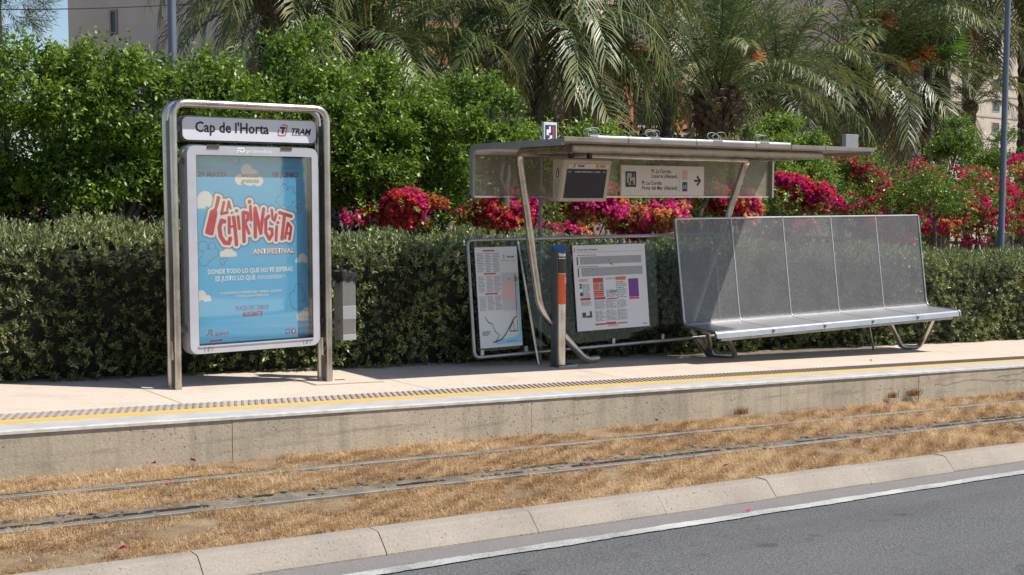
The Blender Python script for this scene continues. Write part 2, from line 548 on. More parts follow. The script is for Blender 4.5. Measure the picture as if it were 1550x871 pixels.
g = N('grey_ballast_soil')
f1 = g.noise(6, 6, 0.65); f2 = g.noise(70, 4, 0.7)
c = g.ramp(f1, [(0.3, (0.14, 0.105, 0.075)), (0.55, (0.27, 0.215, 0.155)), (0.75, (0.37, 0.305, 0.225))])
g.base(g.mix(g.ramp(f2, [(0.3, 0.6), (0.6, 0.0)]), c, (0.09, 0.075, 0.06))); g.set(0.95); g.bump(f2, 0.9, 0.02)
SOIL = g.m
RUST = plain('worn_rail_steel', (0.20, 0.18, 0.16), 0.6, 0.2, 0.3, 6)
CRACKSHADE = plain('painted_crack_shade', (0.030, 0.027, 0.025), 0.9, 0, 0.5, 30, 0.2, 0.8)  # near-black colour stands for the shade in cracks beside the rails
railroot = tag(link('tram_track', None, None, (0, 7.8, -0.345)), kind='structure')
def wavy_strip(name, ylo, yhi, amp, off, mat, thr=None, step=0.05, dome=0.0):
    xs = np.arange(-6, 34, step); n = len(xs)
    def wob(ph, fr): return sum(np.sin(xs * f * fr + ph * (k + 1)) / (k + 1.5) for k, f in enumerate((1.3, 3.7, 9.1, 21.0)))
    a = ylo + amp * 0.45 * wob(1.7, 1) + rng.normal(0, amp * 0.12, n); b = yhi + amp * 0.45 * wob(4.1, 1.1) + rng.normal(0, amp * 0.12, n)
    b = np.maximum(b, a + 0.002)
    vs = []; fs = []
    for i, x in enumerate(xs):
        m = (a[i] + b[i]) / 2
        vs += [(x, a[i], gz(x, off)), (x, m, gz(x, off + dome * (0.5 + random.random()))), (x, b[i], gz(x, off))]
        if i < n - 1 and (thr is None or thr(x)):
            q = 3 * i
            fs += [(q, q + 3, q + 4, q + 1), (q + 1, q + 4, q + 5, q + 2)]
    return MB().add(vs, fs).build(name, mat, railroot, recalc=False)
wavy_strip('soil_strip', 7.37, 7.60, 0.06, -0.338, SOIL, dome=0.012)
wavy_strip('soil_strip', 8.22, 8.34, 0.04, -0.338, SOIL, dome=0.004)
for yr in (7.36, 8.26):
    MB().bar(-30, 50, [(yr - 0.035, -0.40), (yr - 0.035, -0.329), (yr - 0.03, -0.325), (yr + 0.03, -0.325), (yr + 0.035, -0.329), (yr + 0.035, -0.40)]).build('rail', RUST, railroot)
sn = lambda x, s: math.sin(x * 1.1 + s) + math.sin(x * 2.9 + 2 * s) * 0.7 + math.sin(x * 7.3 + s) * 0.4
wavy_strip('crack_shade_strip', 7.400, 7.455, 0.03, -0.326, CRACKSHADE, thr=lambda x: sn(x, 0.4) > -0.15)
wavy_strip('crack_shade_strip', 7.53, 7.555, 0.03, -0.324, CRACKSHADE, thr=lambda x: sn(x, 2.4) > 0.75)
wavy_strip('crack_shade_strip', 8.297, 8.32, 0.012, -0.327, CRACKSHADE, thr=lambda x: sn(x, 5.4) > 0.5)
clods = MB()
for _ in range(240):
    x = random.uniform(1.5, 18); y = random.choice((7.46, 7.52, 7.62, 7.42)) + random.gauss(0, .03); r = random.uniform(.008, .028)
    bm = bmesh.new(); bmesh.ops.create_icosphere(bm, subdivisions=1, radius=r)
    for v in bm.verts: v.co = Vector((x + v.co.x * random.uniform(.9, 2.0), y + v.co.y * random.uniform(.7, 1.2), gz(x, -0.325) + v.co.z * random.uniform(.3, .7)))
    clods.bm(bm)
tag(clods.build('soil_clods', SOIL, railroot), kind='stuff')

# dry grass blades
def grass(n, ylo, yhi, xlo, xhi):
    x = rng.uniform(xlo, xhi, n); y = rng.uniform(ylo, yhi, n)
    nz = 1.0 * np.sin(x * 2.1 + 3 * np.sin(y * 2.3)) + np.sin(x * 5.3 + y * 4.1) * .7 + np.sin(x * 13.1 - y * 9.7) * .5 + rng.normal(0, .5, n)
    edge = .03 * np.sin(x * 3.1) + .03 * np.sin(x * 7.7 + 1) + .02 * np.sin(x * 19) + rng.normal(0, .022, n)
    keep = ~((y + edge > 7.345) & (y + edge < 7.565)) & ~((y + edge > 8.215) & (y + edge < 8.315)) & (nz + 1.1 * np.sin(x * 1.3 + 2.0 * np.sin(y * 1.9 + x * .6)) > -1.6)
    x, y, nz = x[keep], y[keep], nz[keep]; n = len(x)
    h = rng.uniform(.018, .050, n) * (1 + .15 * nz); wd = np.where(rng.random(n) < .35, rng.uniform(.0016, .0030, n), rng.uniform(.0006, .0013, n))
    patch = np.sin(x * 1.3 + 2.0 * np.sin(y * 1.9 + x * .6)) + np.sin(x * 4.1 - y * 3.3) * .6 + np.sin(x * 9.7 + y * 8.3) * .45
    h = h * np.where(patch < -.9, .75, 1.0) * (1 + .35 * np.sin(x * 17 + 3 * np.sin(y * 21)) * np.sin(y * 19 + x * 5))
    az = rng.uniform(0, 2 * np.pi, n); tilt = rng.uniform(.25, 1.35, n)
    dx, dy, dz = np.cos(az) * np.sin(tilt), np.sin(az) * np.sin(tilt), np.cos(tilt)
    bx, by = -np.sin(az), np.cos(az)
    z = -0.345 - K * x
    B1 = np.stack([x - bx * wd, y - by * wd, z], 1); B2 = np.stack([x + bx * wd, y + by * wd, z], 1)
    M = np.stack([x + dx * h * .6, y + dy * h * .6, z + np.maximum(dz, .2) * h * .7], 1)
    az2 = az + rng.normal(0, .8, n); t2 = np.minimum(tilt + rng.uniform(.1, .9, n), 1.6)
    T = M + np.stack([np.cos(az2) * np.sin(t2), np.sin(az2) * np.sin(t2), np.cos(t2) * .6], 1) * (h * rng.uniform(.5, 1.1, n))[:, None]
    V = np.stack([B1, B2, M, M + np.stack([bx, by, 0 * bx], 1) * (wd * 1.6)[:, None], T], 1).reshape(-1, 3)
    i4 = 5 * np.arange(n)[:, None]
    F = np.concatenate([i4 + np.array([[0, 1, 2]]), i4 + np.array([[2, 3, 4]])], 1).reshape(-1, 3)
    hf = np.sin(x * 24 + 2 * np.sin(y * 31)) + np.sin(y * 27 - x * 14 + 1.3) + np.sin(x * 41 + y * 37) * .7
    t = np.repeat(np.clip(.47 + .10 * nz + .15 * hf + .13 * patch + rng.normal(0, .27, n), 0, 1), 2)
    return V, F, t
V, F, t = grass(640000, 6.42, 8.80, 0.6, 17.5)
tag(link('dry_grass', np_mesh('dry_grass', V, F, GRASS, t)), kind='stuff')

# platform
plat = tag(link('platform', None, None, (0, 8.82, 0)), kind='structure')
g = N('pinkish_paving')
f1 = g.noise(0.8, 5); f2 = g.noise(130, 3, 0.7); f3 = g.noise(9, 4)
c = g.ramp(f2, [(0.3, (0.44, 0.36, 0.285)), (0.5, (0.575, 0.48, 0.395)), (0.7, (0.65, 0.56, 0.47))])
c = g.mix(g.ramp(f1, [(0.4, 0.0), (0.75, 0.35)]), c, (0.60, 0.50, 0.40))
c = g.mix(g.ramp(f3, [(0.62, 0.0), (0.72, 0.35)]), c, (0.30, 0.24, 0.19))
fg = g.noise(26, 1, .4); c = g.mix(g.ramp(fg, [(.235, .6), (.255, 0.0)]), c, (.16, .135, .115))
fq = g.noise(1.7, 6, .7); c = g.mix(g.ramp(fq, [(.52, 0.0), (.70, .38)]), c, (.36, .295, .235))
g.base(c); g.set(0.85, 0, 0.3); g.bump(f2, 0.3, 0.004)
PAVING = g.m
TACT = plain('grey_tactile_stone', (0.37, 0.32, 0.285), 0.85, 0, 0.14, 3)
g = N('yellow_platform_paint')
g.base(g.ramp(g.noise(40, 5, .7), [(0.28, (0.46, 0.33, 0.14)), (0.42, (0.66, 0.40, 0.09)), (0.7, (0.70, 0.45, 0.11))])); g.set(0.6)
YELLOW = g.m
BAND = plain('grey_edge_band', (0.42, 0.40, 0.385), 0.8, 0, 0.12, 5)
WEDGE = plain('white_edge_paint', (0.52, 0.505, 0.475), 0.8, 0, 0.22, 9)
def slab(name, y0, y1, top, mat):
    return MB().bar(-40, 60, [(y0, -0.02), (y0, top), (y1, top), (y1, -0.02)]).build(name, mat, plat)
slab('white_edge', 8.812, 8.885, 0.0, WEDGE)
slab('edge_band', 8.885, 9.180, -0.003, BAND)
slab('yellow_line', 9.180, 9.325, 0.0005, YELLOW)
slab('tactile_strip', 9.325, 9.605, -0.002, TACT)
slab('paving', 9.605, 12.6, -0.001, PAVING)
st = MB()
STUD = plain('tactile_ridge_stone', (0.235, 0.20, 0.18), 0.85, 0, 0.12, 3)
xx = -2.0
while xx < 26:
    for (ya, yb) in ((9.345, 9.585),):
        sk = 0.10
        z = 0.005
        q = [(xx, ya), (xx + .030, ya), (xx + .030 + sk, yb), (xx + sk, yb)]
        vs = [(a, b, gz(a, -0.004)) for a, b in q] + [(a + (.006 if i in (0, 3) else -.006), b, gz(a, z)) for i, (a, b) in enumerate(q)]
        st.add(vs, [(4, 5, 6, 7), (0, 1, 5, 4), (1, 2, 6, 5), (2, 3, 7, 6), (3, 0, 4, 7)])
    xx += 0.060
tag(st.build('tactile_ridges', STUD, plat), kind='stuff')
# saw cuts in the paving
cut = MB()
for xj in np.arange(-1.2, 24, 2.4):
    a = xj; q = [(a, 9.61), (a + .006, 9.61), (a + .006, 11.2), (a, 11.2)]
    cut.add([(x, y, gz(x, 0.0022)) for x, y in q], [(0, 1, 2, 3)])
cut.build('paving_joint', plain('joint_dirt', (0.22, 0.17, 0.13), 0.9), plat, recalc=False)

g, c = concrete('platform_wall_concrete', (0.445, 0.380, 0.290), True, 1.1, stain=(0.30, 0.22, 0.15), pit=48, pitlo=0.315)
# rain streaks under the edge and dirt bands
v = g.mapped((3.2, 1, 0.5)); fs_ = g.noise(2.2, 5, 0.6, vec=v)
c = g.mix(g.math('MULTIPLY', g.ramp(fs_, [(0.50, 0.0), (0.68, 1.0)]), 0.55), c, (0.24, 0.21, 0.165))
v2 = g.mapped((0.5, 1, 7.0)); fb = g.noise(1.6, 5, 0.65, vec=v2)
c = g.mix(g.math('MULTIPLY', g.ramp(fb, [(0.54, 0.0), (0.66, 1.0)]), 0.5), c, (0.19, 0.165, 0.125))
g.base(c)
WALLC = g.m
wj = [-4.0, -1.6, 0.8, 3.70, 6.58, 7.07, 9.9, 12.3, 14.7, 17.1, 19.5, 22.0]
for a, b in zip(wj[:-1], wj[1:]):
    d = random.uniform(-.003, .003); s = 0.002
    MB().bar(a + s, b - s, [(8.826 + d, -0.55), (8.826 + d, -0.022), (8.834 + d, -0.006), (9.0, -0.006), (9.0, -0.55)], nx=8).build('wall_panel', WALLC, plat)
# long hair cracks in the wall (thin dark, slightly recessed-looking lines)
cr = MB()
for (xa, xb, zz) in ((12.6, 14.9, -0.16), (13.9, 16.5, -0.13)):
    pts = []; x = xa; z = zz
    while x < xb:
        pts.append((x, z)); x += random.uniform(.04, .1); z += random.gauss(0, .010)
    vs = []; 
    for x, z in pts: vs += [(x, 8.8195, gz(x, z)), (x, 8.8195, gz(x, z + .004))]
    cr.add(vs, [(2 * i, 2 * i + 2, 2 * i + 3, 2 * i + 1) for i in range(len(pts) - 1)])
cr.build('hairline_crack', plain('crack_dark', (0.06, 0.05, 0.04), 0.95), plat, recalc=False)
# dry weeds at the wall foot
def weed_tuft(x, y, off, h, n, col=GRASS, sd=0):
    V = []; F = []; T = []
    for k in range(n):
        az = random.uniform(0, 6.28); tl = random.uniform(.1, .9); hh = h * random.uniform(.5, 1.1); px = x + random.gauss(0, h * .5); py = y - abs(random.gauss(0, .03))
        d = Vector((math.cos(az) * math.sin(tl), math.sin(az) * math.sin(tl) * .5, math.cos(tl))); b = Vector((-math.sin(az), math.cos(az), 0)) * .003
        q = Vector((px, py, gz(px, off))); i = len(V)
        V += [q - b, q + b, q + d * hh * .6 + b * .7, q + d * hh + Vector((0, 0, -hh * .1))]; F.append((i, i + 1, i + 2, i + 3)); T.append(random.random() * .5)
    o = link('weed_tuft', np_mesh('weed_tuft', np.array([v[:] for v in V]), np.array(F), col, np.array(T)), None)
    return o
for i, (wx, hh, lab) in enumerate(((12.15, .13, 'brown dry weed tuft growing on the platform wall, widest of three'), (11.75, .09, 'small dry weed tuft left of the widest one on platform wall'), (9.25, .10, 'dry weed tuft at the wall foot below the bench left end'))):
    o = weed_tuft(wx, 8.80, -0.31 if i == 2 else -0.27, hh, 130)
    tag(o, lab, 'weed', 'dry weeds along the platform wall')

# access cover in the paving and a grey plate
ac = thing('access_cover', 'square flush access cover in the pink paving beside totem', 'manhole cover', (5.5, 10.45, gz(5.5)))
def flat_quad(mb, pts, off, thick=0.004):
    vs = [(x, y, gz(x, off)) for x, y in pts] + [(x, y, gz(x, off - thick)) for x, y in pts]
    mb.add(vs, [(0, 1, 2, 3), (0, 4, 5, 1), (1, 5, 6, 2), (2, 6, 7, 3), (3, 7, 4, 0)])
m = MB(); flat_quad(m, [(5.12, 10.24), (5.86, 10.24), (5.86, 10.72), (5.12, 10.72)], 0.003); m.build('rim', plain('cover_rim', (0.33, 0.26, 0.20), 0.8), ac)
m = MB(); flat_quad(m, [(5.14, 10.26), (5.84, 10.26), (5.84, 10.70), (5.14, 10.70)], 0.007); m.build('lid', PAVING, ac)
m = MB(); flat_quad(m, [(5.45, 10.46), (5.55, 10.46), (5.55, 10.50), (5.45, 10.50)], 0.011); m.build('lift_slot', plain('cover_slot', (0.09, 0.07, 0.055), 0.8), ac)

# fallen bougainvillea petals
pm = MB()
pm.add([(-.022, 0, .004), (0, -.014, .012), (.024, 0, .006), (0, .015, .018)], [(0, 1, 2, 3)]); pm.add([(-.008, -.01, .01), (.012, -.012, .016), (.016, .014, .020), (-.01, .012, .006)], [(0, 1, 2, 3)])
petal0 = pm.build('fallen_petal', plain('petal_pink', (0.60, 0.05, 0.14), 0.6), None, recalc=False)
petpos = [(3.05, 8.74, -.30), (3.34, 8.72, -.30), (2.87, 7.95, -.29), (2.1, 6.55, -.30), (6.94, 6.74, -.29), (8.04, 8.74, -.30), (6.4, 6.0, -.44), (12.8, 9.9, 0.0)]
plab = ['crimson petal at the wall foot, left of a pair', 'crimson petal at the wall foot, right of a pair', 'crimson petal in the dry grass between rails below totem', 'pink petal on the dry grass at lower left', 'crimson petal on dry grass near kerb below the shelter', 'pink petal at the wall foot below the orange bollard', 'pale pink petal in the gutter against the kerb', 'crimson petal lying on the paving before the bench']
for i, (x, y, off) in enumerate(petpos):
    o = petal0 if i == 0 else petal0.copy()
    if i: COL.objects.link(o)
    o.location = (x, y, gz(x, off)); o.rotation_euler = (random.uniform(-.4, .4), random.uniform(-.4, .4), random.uniform(0, 6)); o.scale = (1.3,) * 3
    tag(o, plab[i], 'petal', 'fallen petals')

# ================================================================ STATION TOTEM
totem = thing('station_totem', "tall steel-framed station totem with white name board and blue advert panel", 'totem', (4.6, 10.5, gz(4.6)))
R_ = 0.033
for yy, name in ((10.42, 'front_frame'), (10.60, 'rear_frame')):
    m = MB()
    path = fillet([(3.872, yy, gz(3.872, -0.02)), (3.872, yy, 2.355), (5.357, yy, 2.355), (5.357, yy, gz(5.357, -0.02))], 0.13, 7)
    m.tube(path, R_, 14)
    m.build(name, STEEL, totem)
PLATE = plain('grey_side_plate', (0.16, 0.155, 0.15), 0.45, 0.4, 0.12, 5)
for xx in (3.872, 5.357):
    MB().box(xx - 0.012, xx + 0.012, 10.453, 10.567, gz(xx, 0.42), 2.20).build('side_plate', PLATE, totem)
    MB().box(xx - 0.010, xx + 0.010, 10.47, 10.55, gz(xx, 0.0), gz(xx, 0.25)).build('foot_bracket', STEELD, totem)
# mounting arms between box and posts
m = MB()
for z in (2.13, 1.85, 0.35):
    m.box(3.884, 4.02, 10.50, 10.53, z - .025, z + .025); m.box(5.24, 5.345, 10.50, 10.53, z - .025, z + .025)
build_each(m, 'mounting_arm', DARKP, totem)
pl = lambda Y: (lambda x, z: (x, Y, z))
# name board
HQ = lambda q: (q[0] * 1.0048, 1.522 + (q[1] - 1.522) * 1.0048)
HB = lambda x, z: (x * 1.0048, 10.4855, 1.522 + (z - 1.522) * 1.0048)
m = MB(); m.prism([HQ(q) for q in rrect(3.945, 5.268, 2.020, 2.246, 0.055)], 10.505, 10.60)
nb = m.build('name_board_case', DARKP, totem)
m = MB(); m.prism([HQ(q) for q in rrect(3.962, 5.255, 2.034, 2.236, 0.050)], 10.487, 10.5045)
nb = m.build('name_board', SIGNW, totem)
text("Cap de l'Horta", 4.078, 2.107, 0.088, INK, nb, HB, width=0.70, bold=0.022)
# two-colour emblem: letter T inside a rounded square bracket
def stroke(mb, pts, wd, plane, mi=0):
    pts = [Vector((a, b, 0)) for a, b in pts]; n = len(pts); vs = []
    for i, q in enumerate(pts):
        t = (pts[min(i + 1, n - 1)] - pts[max(i - 1, 0)]).normalized(); nn = Vector((-t.y, t.x, 0)) * wd / 2
        vs += [plane(*(q + nn).xy), plane(*(q - nn).xy)]
    mb.add(vs, [(2 * i, 2 * i + 1, 2 * i + 3, 2 * i + 2) for i in range(n - 1)], mi)
def emblem(x0, z0, s, parent, plane, colr=REDINK):
    m = MB()
    a = fillet([(x0 + .0 * s + .10 * s, z0 + .62 * s, 0), (x0, z0, 0), (x0 + .75 * s, z0, 0), (x0 + .98 * s, z0 + s, 0), (x0 + .42 * s, z0 + s, 0)], .16 * s, 5)
    a = [(q.x, q.y) for q in a]
    stroke(m, a, 0.10 * s, plane)
    m.build('emblem_bracket', colr, parent, recalc=False)
    m = MB()
    stroke(m, [(x0 + .22 * s, z0 + .74 * s), (x0 + .80 * s, z0 + .74 * s)], .18 * s, plane); stroke(m, [(x0 + .46 * s, z0 + .18 * s), (x0 + .55 * s, z0 + .66 * s)], .20 * s, plane)
    m.build('emblem_letter', INK, parent, recalc=False)
emblem(4.868, 2.094, 0.098, nb, HB)
text('TRAM', 5.004, 2.111, 0.054, INK, nb, HB, width=0.202, bold=0.03, shear=0.25)
m = MB(); stroke(m, [(5.008, 2.101), (5.19, 2.101)], .004, HB); m.build('rule_line', NAVY, nb, recalc=False)
# advert box
outer = rrect(3.998, 5.272, 0.130, 1.985, 0.075); inner = rrect(4.080, 5.207, 0.200, 1.905, 0.010)
m = MB(); ring_prism(m, outer, inner, 10.437, 10.526); fr = m.build('advert_frame', FRAME, totem)
m = MB(); m.prism(rrect(3.985, 5.285, 0.118, 1.998, 0.085), 10.5265, 10.60); m.build('advert_box', plain('advert_case', (0.30, 0.30, 0.31), 0.5), totem)
m = MB(); m.box(4.080, 5.207, 10.4445, 10.4475, 0.200, 1.905); m.build('glass_pane', GLASS, totem)
m = MB(); ring_prism(m, rrect(4.0801, 5.2069, 0.2001, 1.9049, 0.01), rrect(4.088, 5.199, 0.208, 1.897, 0.01), 10.4485, 10.5255); m.build('inner_lining', BLACK, totem)
m = MB(); m.box(4.075, 5.21, 10.428, 10.437, 0.190, 0.203); m.build('bottom_ledge', FRAME, fr)
m = MB()
for x in (4.24, 4.95): m.box(x - .055, x + .055, 10.430, 10.4365, 1.962, 1.985); m.box(x - .055, x + .055, 10.44, 10.50, 1.986, 1.996)
build_each(m, 'hinge', plain('hinge_bronze', (0.10, 0.085, 0.075), 0.5, .5), fr)
m = MB()
for x in (4.13, 5.10):
    stroke(m, [(x, .145), (x, .190)], .006, pl(10.4355)); stroke(m, [(x + .03, .150), (x + .045, .19)], .018, pl(10.4355)); stroke(m, [(x + .065, .15), (x + .08, .185)], .008, pl(10.4355))
tag(m.build('latch_mark', plain('latch_grey', (0.22, 0.20, 0.20), .6), fr, recalc=False), kind='stuff')
text('promedios', 4.553, 1.930, 0.034, WHITEP, fr, pl(10.4355), width=0.255, bold=0.01)
m = MB(); stroke(m, [(4.468, 1.926), (4.468, 1.950), (4.505, 1.950)], .012, pl(10.4352)); stroke(m, [(q.x, q.y) for q in fillet([(4.468, 1.968, 0), (4.535, 1.968, 0), (4.535, 1.938, 0), (4.49, 1.938, 0)], .016, 5)], .012, pl(10.4350)); m.build('logo_mark', WHITEP, fr, recalc=False)

# the poster: a fine grid whose vertices carry the printed colours
STROKES = [[[[0.27,1.273],[0.244,1.169],[0.301,1.182]],0.028],[[[0.301,1.208],[0.316,1.281],[0.333,1.217]],0.0224],[[[0.307,1.228],[0.33,1.228]],0.0149],[[[0.271,1.099],[0.243,1.107],[0.223,1.046],[0.233,0.966],[0.27,0.907],[0.311,0.902],[0.325,0.944]],0.041],[[[0.317,1.134],[0.316,0.996]],0.0317],[[[0.36,1.134],[0.372,1.044],[0.384,0.889]],0.0373],[[[0.32,1.054],[0.368,1.053]],0.0243],[[[0.403,1.141],[0.413,1.033]],0.0299],[[[0.39,1.196],[0.391,1.196]],0.0317],[[[0.455,1.178],[0.458,0.916]],0.0373],[[[0.455,1.183],[0.499,1.173],[0.498,1.115],[0.464,1.088]],0.0317],[[[0.471,1.083],[0.508,0.988]],0.0299],[[[0.525,1.236],[0.531,1.11]],0.0299],[[[0.517,1.277],[0.518,1.277]],0.0392],[[[0.571,1.218],[0.569,0.955]],0.0373],[[[0.571,1.214],[0.624,0.99]],0.0373],[[[0.655,1.211],[0.622,0.986]],0.0336],[[[0.705,1.144],[0.675,1.113],[0.673,0.994],[0.708,0.931],[0.738,0.975],[0.736,1.021],[0.713,1.026]],0.0336],[[[0.736,1.202],[0.744,1.117],[0.764,1.103],[0.779,1.158]],0.0261],[[[0.784,1.047],[0.775,0.919]],0.0299],[[[0.796,1.082],[0.797,1.082]],0.0317],[[[0.815,1.177],[0.933,1.14]],0.0336],[[[0.865,1.157],[0.835,0.932]],0.0354],[[[0.867,0.936],[0.897,1.078],[0.931,1.036],[0.911,0.927]],0.028],[[[0.872,0.982],[0.925,0.981]],0.0224]]
BOTTLE = [[0.203,1.334],[0.238,1.322],[0.222,1.258],[0.203,1.207],[0.207,1.169],[0.165,0.98],[0.143,0.973],[0.086,0.993],[0.087,1.013],[0.128,1.163],[0.138,1.198],[0.176,1.22],[0.19,1.269]]
FLOWERS = [[[0.861,1.405,0.0354],[0.931,1.387,0.0299],[0.955,1.322,0.0448],[0.904,1.267,0.0429],[0.825,1.286,0.0448],[0.885,1.331,0.056]],[[0.974,1.211,0.0205],[1.015,1.239,0.0224],[1.02,1.202,0.0205],[0.989,1.188,0.0187]],[[0.064,0.88,0.0466],[0.152,0.878,0.0336],[0.17,0.815,0.042],[0.114,0.799,0.056],[0.071,0.747,0.0448]],[[0.239,0.742,0.0187],[0.267,0.755,0.0187],[0.248,0.724,0.0187]],[[0.997,0.459,0.0437],[0.961,0.379,0.0594],[0.974,0.322,0.0563],[1.016,0.389,0.05],[1.063,0.299,0.05]],[[0.3,1.67,0.0312],[0.389,1.654,0.0375],[0.345,1.694,0.0375]]]
CLOUDS = [[[0.496,1.565,0.0563],[0.43,1.48,0.05],[0.52,1.493,0.0688],[0.604,1.47,0.05],[0.56,1.524,0.05]],[[0.093,1.306,0.0688],[0.025,1.271,0.05],[0.161,1.259,0.05],[0.055,1.247,0.0437]],[[0.304,0.809,0.05],[0.253,0.804,0.0312],[0.354,0.795,0.0312]],[[0.04,0.441,0.0437],[-0.004,0.419,0.0437],[0.095,0.402,0.0375]],[[1.042,0.752,0.0375],[1.082,0.725,0.0375],[1.0,0.721,0.0312]],[[1.076,0.223,0.05],[1.02,0.188,0.0437],[1.089,0.172,0.0437]]] 
CLOUDBASE = [1.421, 1.218, 0.778, 0.381, 0.702, 0.153]

PX0, PZ0, PW, PH = 4.090, 0.210, 1.107, 1.685
def poster():
    nx, nz = 280, 424
    u = np.linspace(0, PW, nx) - 0.010; v = np.linspace(0, PH, nz)
    U, Vv = np.meshgrid(u, v); P = np.stack([U, Vv], -1)
    aa = 0.0035
    def cov(d): return np.clip(0.5 - d / aa, 0, 1)[..., None]
    def seg(a, b):
        a = np.array(a); b = np.array(b); ab = b - a
        t = np.clip(((P - a) @ ab) / max(ab @ ab, 1e-9), 0, 1)
        return np.linalg.norm(P - a - t[..., None] * ab, axis=-1)
    def pline(pts): return np.minimum.reduce([seg(p, q) for p, q in zip(pts[:-1], pts[1:])])
    def polyd(pts):
        d = pline(pts + [pts[0]]); ins = np.zeros(U.shape, bool); n = len(pts)
        for i in range(n):
            (x1, y1), (x2, y2) = pts[i], pts[(i + 1) % n]
            c = ((y1 > Vv) != (y2 > Vv)) & (U < (x2 - x1) * (Vv - y1) / (y2 - y1 + 1e-12) + x1); ins ^= c
        return np.where(ins, -d, d)
    def circ(c): return np.hypot(U - c[0], Vv - c[1]) - c[2]
    def smooth_union(ds): return np.minimum.reduce(ds)
    blue = np.array(srgb(104, 175, 212)); cream = np.array(srgb(228, 220, 212)); red = np.array(srgb(196, 62, 72)); plum = np.array(srgb(108, 62, 112)); shadow = np.array(srgb(104, 66, 92))
    img = np.broadcast_to(blue, U.shape + (3,)).copy()
    img *= (1 + 0.03 * np.sin(Vv * 2.0))[..., None]
    for cl, base in zip(CLOUDS, CLOUDBASE):
        d = np.maximum(smooth_union([circ(c) for c in cl]), base - Vv)
        img = img + (cream - img) * cov(d)
    for fl in FLOWERS:
        d = smooth_union([circ(c) for c in fl])
        k = cov(np.abs(d) - 0.0028) * 0.75
        img = img + (plum - img) * k
    d = np.minimum.reduce([pline(s) - wd / 2 for s, wd in STROKES] + [polyd(BOTTLE)])
    img = img + (shadow - img) * (np.clip(1 - (d - 0.022) / 0.018, 0, 1) * 0.75)[..., None]
    img = img + (cream - img) * cov(d - 0.020)
    img = img + (red - img) * cov(d)
    V = np.stack([PX0 + U + 0.010, np.full(U.shape, 10.5245), PZ0 + Vv], -1).reshape(-1, 3)
    i = np.arange(nx * nz).reshape(nz, nx)
    F = np.stack([i[:-1, :-1], i[:-1, 1:], i[1:, 1:], i[1:, :-1]], -1).reshape(-1, 4)
    g = N('poster_print')
    at = g.n('ShaderNodeAttribute', attribute_name='print')
    g.base(at.outputs['Color']); g.set(0.35, 0, 0.4)
    off = np.array(wpos(totem))
    me = np_mesh('poster', V - off, F, g.m)
    a = me.attributes.new('print', 'FLOAT_COLOR', 'POINT')
    a.data.foreach_set('color', np.concatenate([img.reshape(-1, 3), np.ones((nx * nz, 1))], 1).astype(np.float32).ravel())
    return link('poster', me, totem)
po = poster()
PLUM = plain('poster_plum', srgb(150, 70, 96), 0.5, 0, .03); PCREAM = plain('poster_cream', srgb(232, 226, 222), 0.5, 0, .03); PRED = plain('poster_red', srgb(188, 58, 70), 0.5, 0, .03); PSH = plain('poster_shadow', srgb(150, 60, 74), 0.5, 0, .03)
PFAINT = plain('poster_faint', srgb(110, 140, 190), 0.5, 0, .03)
P1, P2 = pl(10.5232), pl(10.5224)
text('29 MAYO', 4.130, 1.714, 0.043, PLUM, po, P1, width=0.262, bold=.03)
text('08 JUNIO', 4.846, 1.718, 0.043, PLUM, po, P1, width=0.264, bold=.03)
text('DESDE EL', 4.131, 1.782, 0.026, PFAINT, po, P1, width=0.17, bold=.0)
text('HASTA EL', 4.94, 1.792, 0.026, PFAINT, po, P1, width=0.165, bold=.0)
text('entrada', 4.545, 1.712, 0.040, PLUM, po, P1, width=0.165, shear=.45)
text('gratuita', 4.535, 1.662, 0.040, PLUM, po, P1, width=0.175, shear=.45)
text('ANTIFESTIVAL', 4.637, 1.004, 0.052, PRED, po, P1, width=0.428, bold=.055)
text('ANTIFESTIVAL', 4.641, 1.008, 0.048, PCREAM, po, P2, width=0.418, bold=.025)
text('DONDE TODO LO QUE NO TE ESPERAS', 4.205, 0.838, 0.041, PCREAM, po, P1, width=0.833, bold=.03)
text('ES JUSTO LO QUE', 4.276, 0.772, 0.041, PCREAM, po, P1, width=0.388, bold=.03)
text('necesitas~', 4.680, 0.774, 0.050, PCREAM, po, P1, width=0.295, shear=.45)
text('14 CANTINAS DIFERENTES, OFERTA GASTRO', 4.321, 0.649, 0.020, PCREAM, po, P1, width=0.606, bold=.02)
text('Y MUSICA EN DIRECTO', 4.467, 0.614, 0.020, PCREAM, po, P1, width=0.325, bold=.02)
text('PLAZA DE TOROS', 4.465, 0.494, 0.040, plain('poster_grey_plum', srgb(128, 104, 150), .5, 0, .03), po, P1, width=0.326, bold=.005)
text('ALICANTE', 4.528, 0.436, 0.040, PRED, po, P1, width=0.202, bold=.03)
m = MB()
stroke(m, [(q.x, q.y) for q in fillet([(4.182, .282, 0), (4.215, .30, 0), (4.20, .325, 0), (4.235, .328, 0), (4.228, .285, 0), (4.245, .280, 0)], .01, 3)], .009, P1)
stroke(m, [(q.x, q.y) for q in fillet([(4.290, .300, 0), (4.268, .295, 0), (4.275, .275, 0), (4.30, .280, 0), (4.312, .302, 0), (4.325, .278, 0), (4.345, .303, 0), (4.36, .280, 0), (4.385, .305, 0), (4.392, .285, 0)], .01, 3)], .008, P1)
stroke(m, [(4.212, .229), (4.332, .233)], .012, P1)
tag(m.build('sponsor_mark', PRED, po, recalc=False), kind='stuff')
m = MB()
stroke(m, [(q.x, q.y) for q in fillet([(4.963, .250, 0), (4.963, .290, 0), (5.003, .290, 0), (5.003, .250, 0), (4.963, .250, 0)], .01, 3)], .006, P1)
m.build('social_icon', PLUM, po, recalc=False)
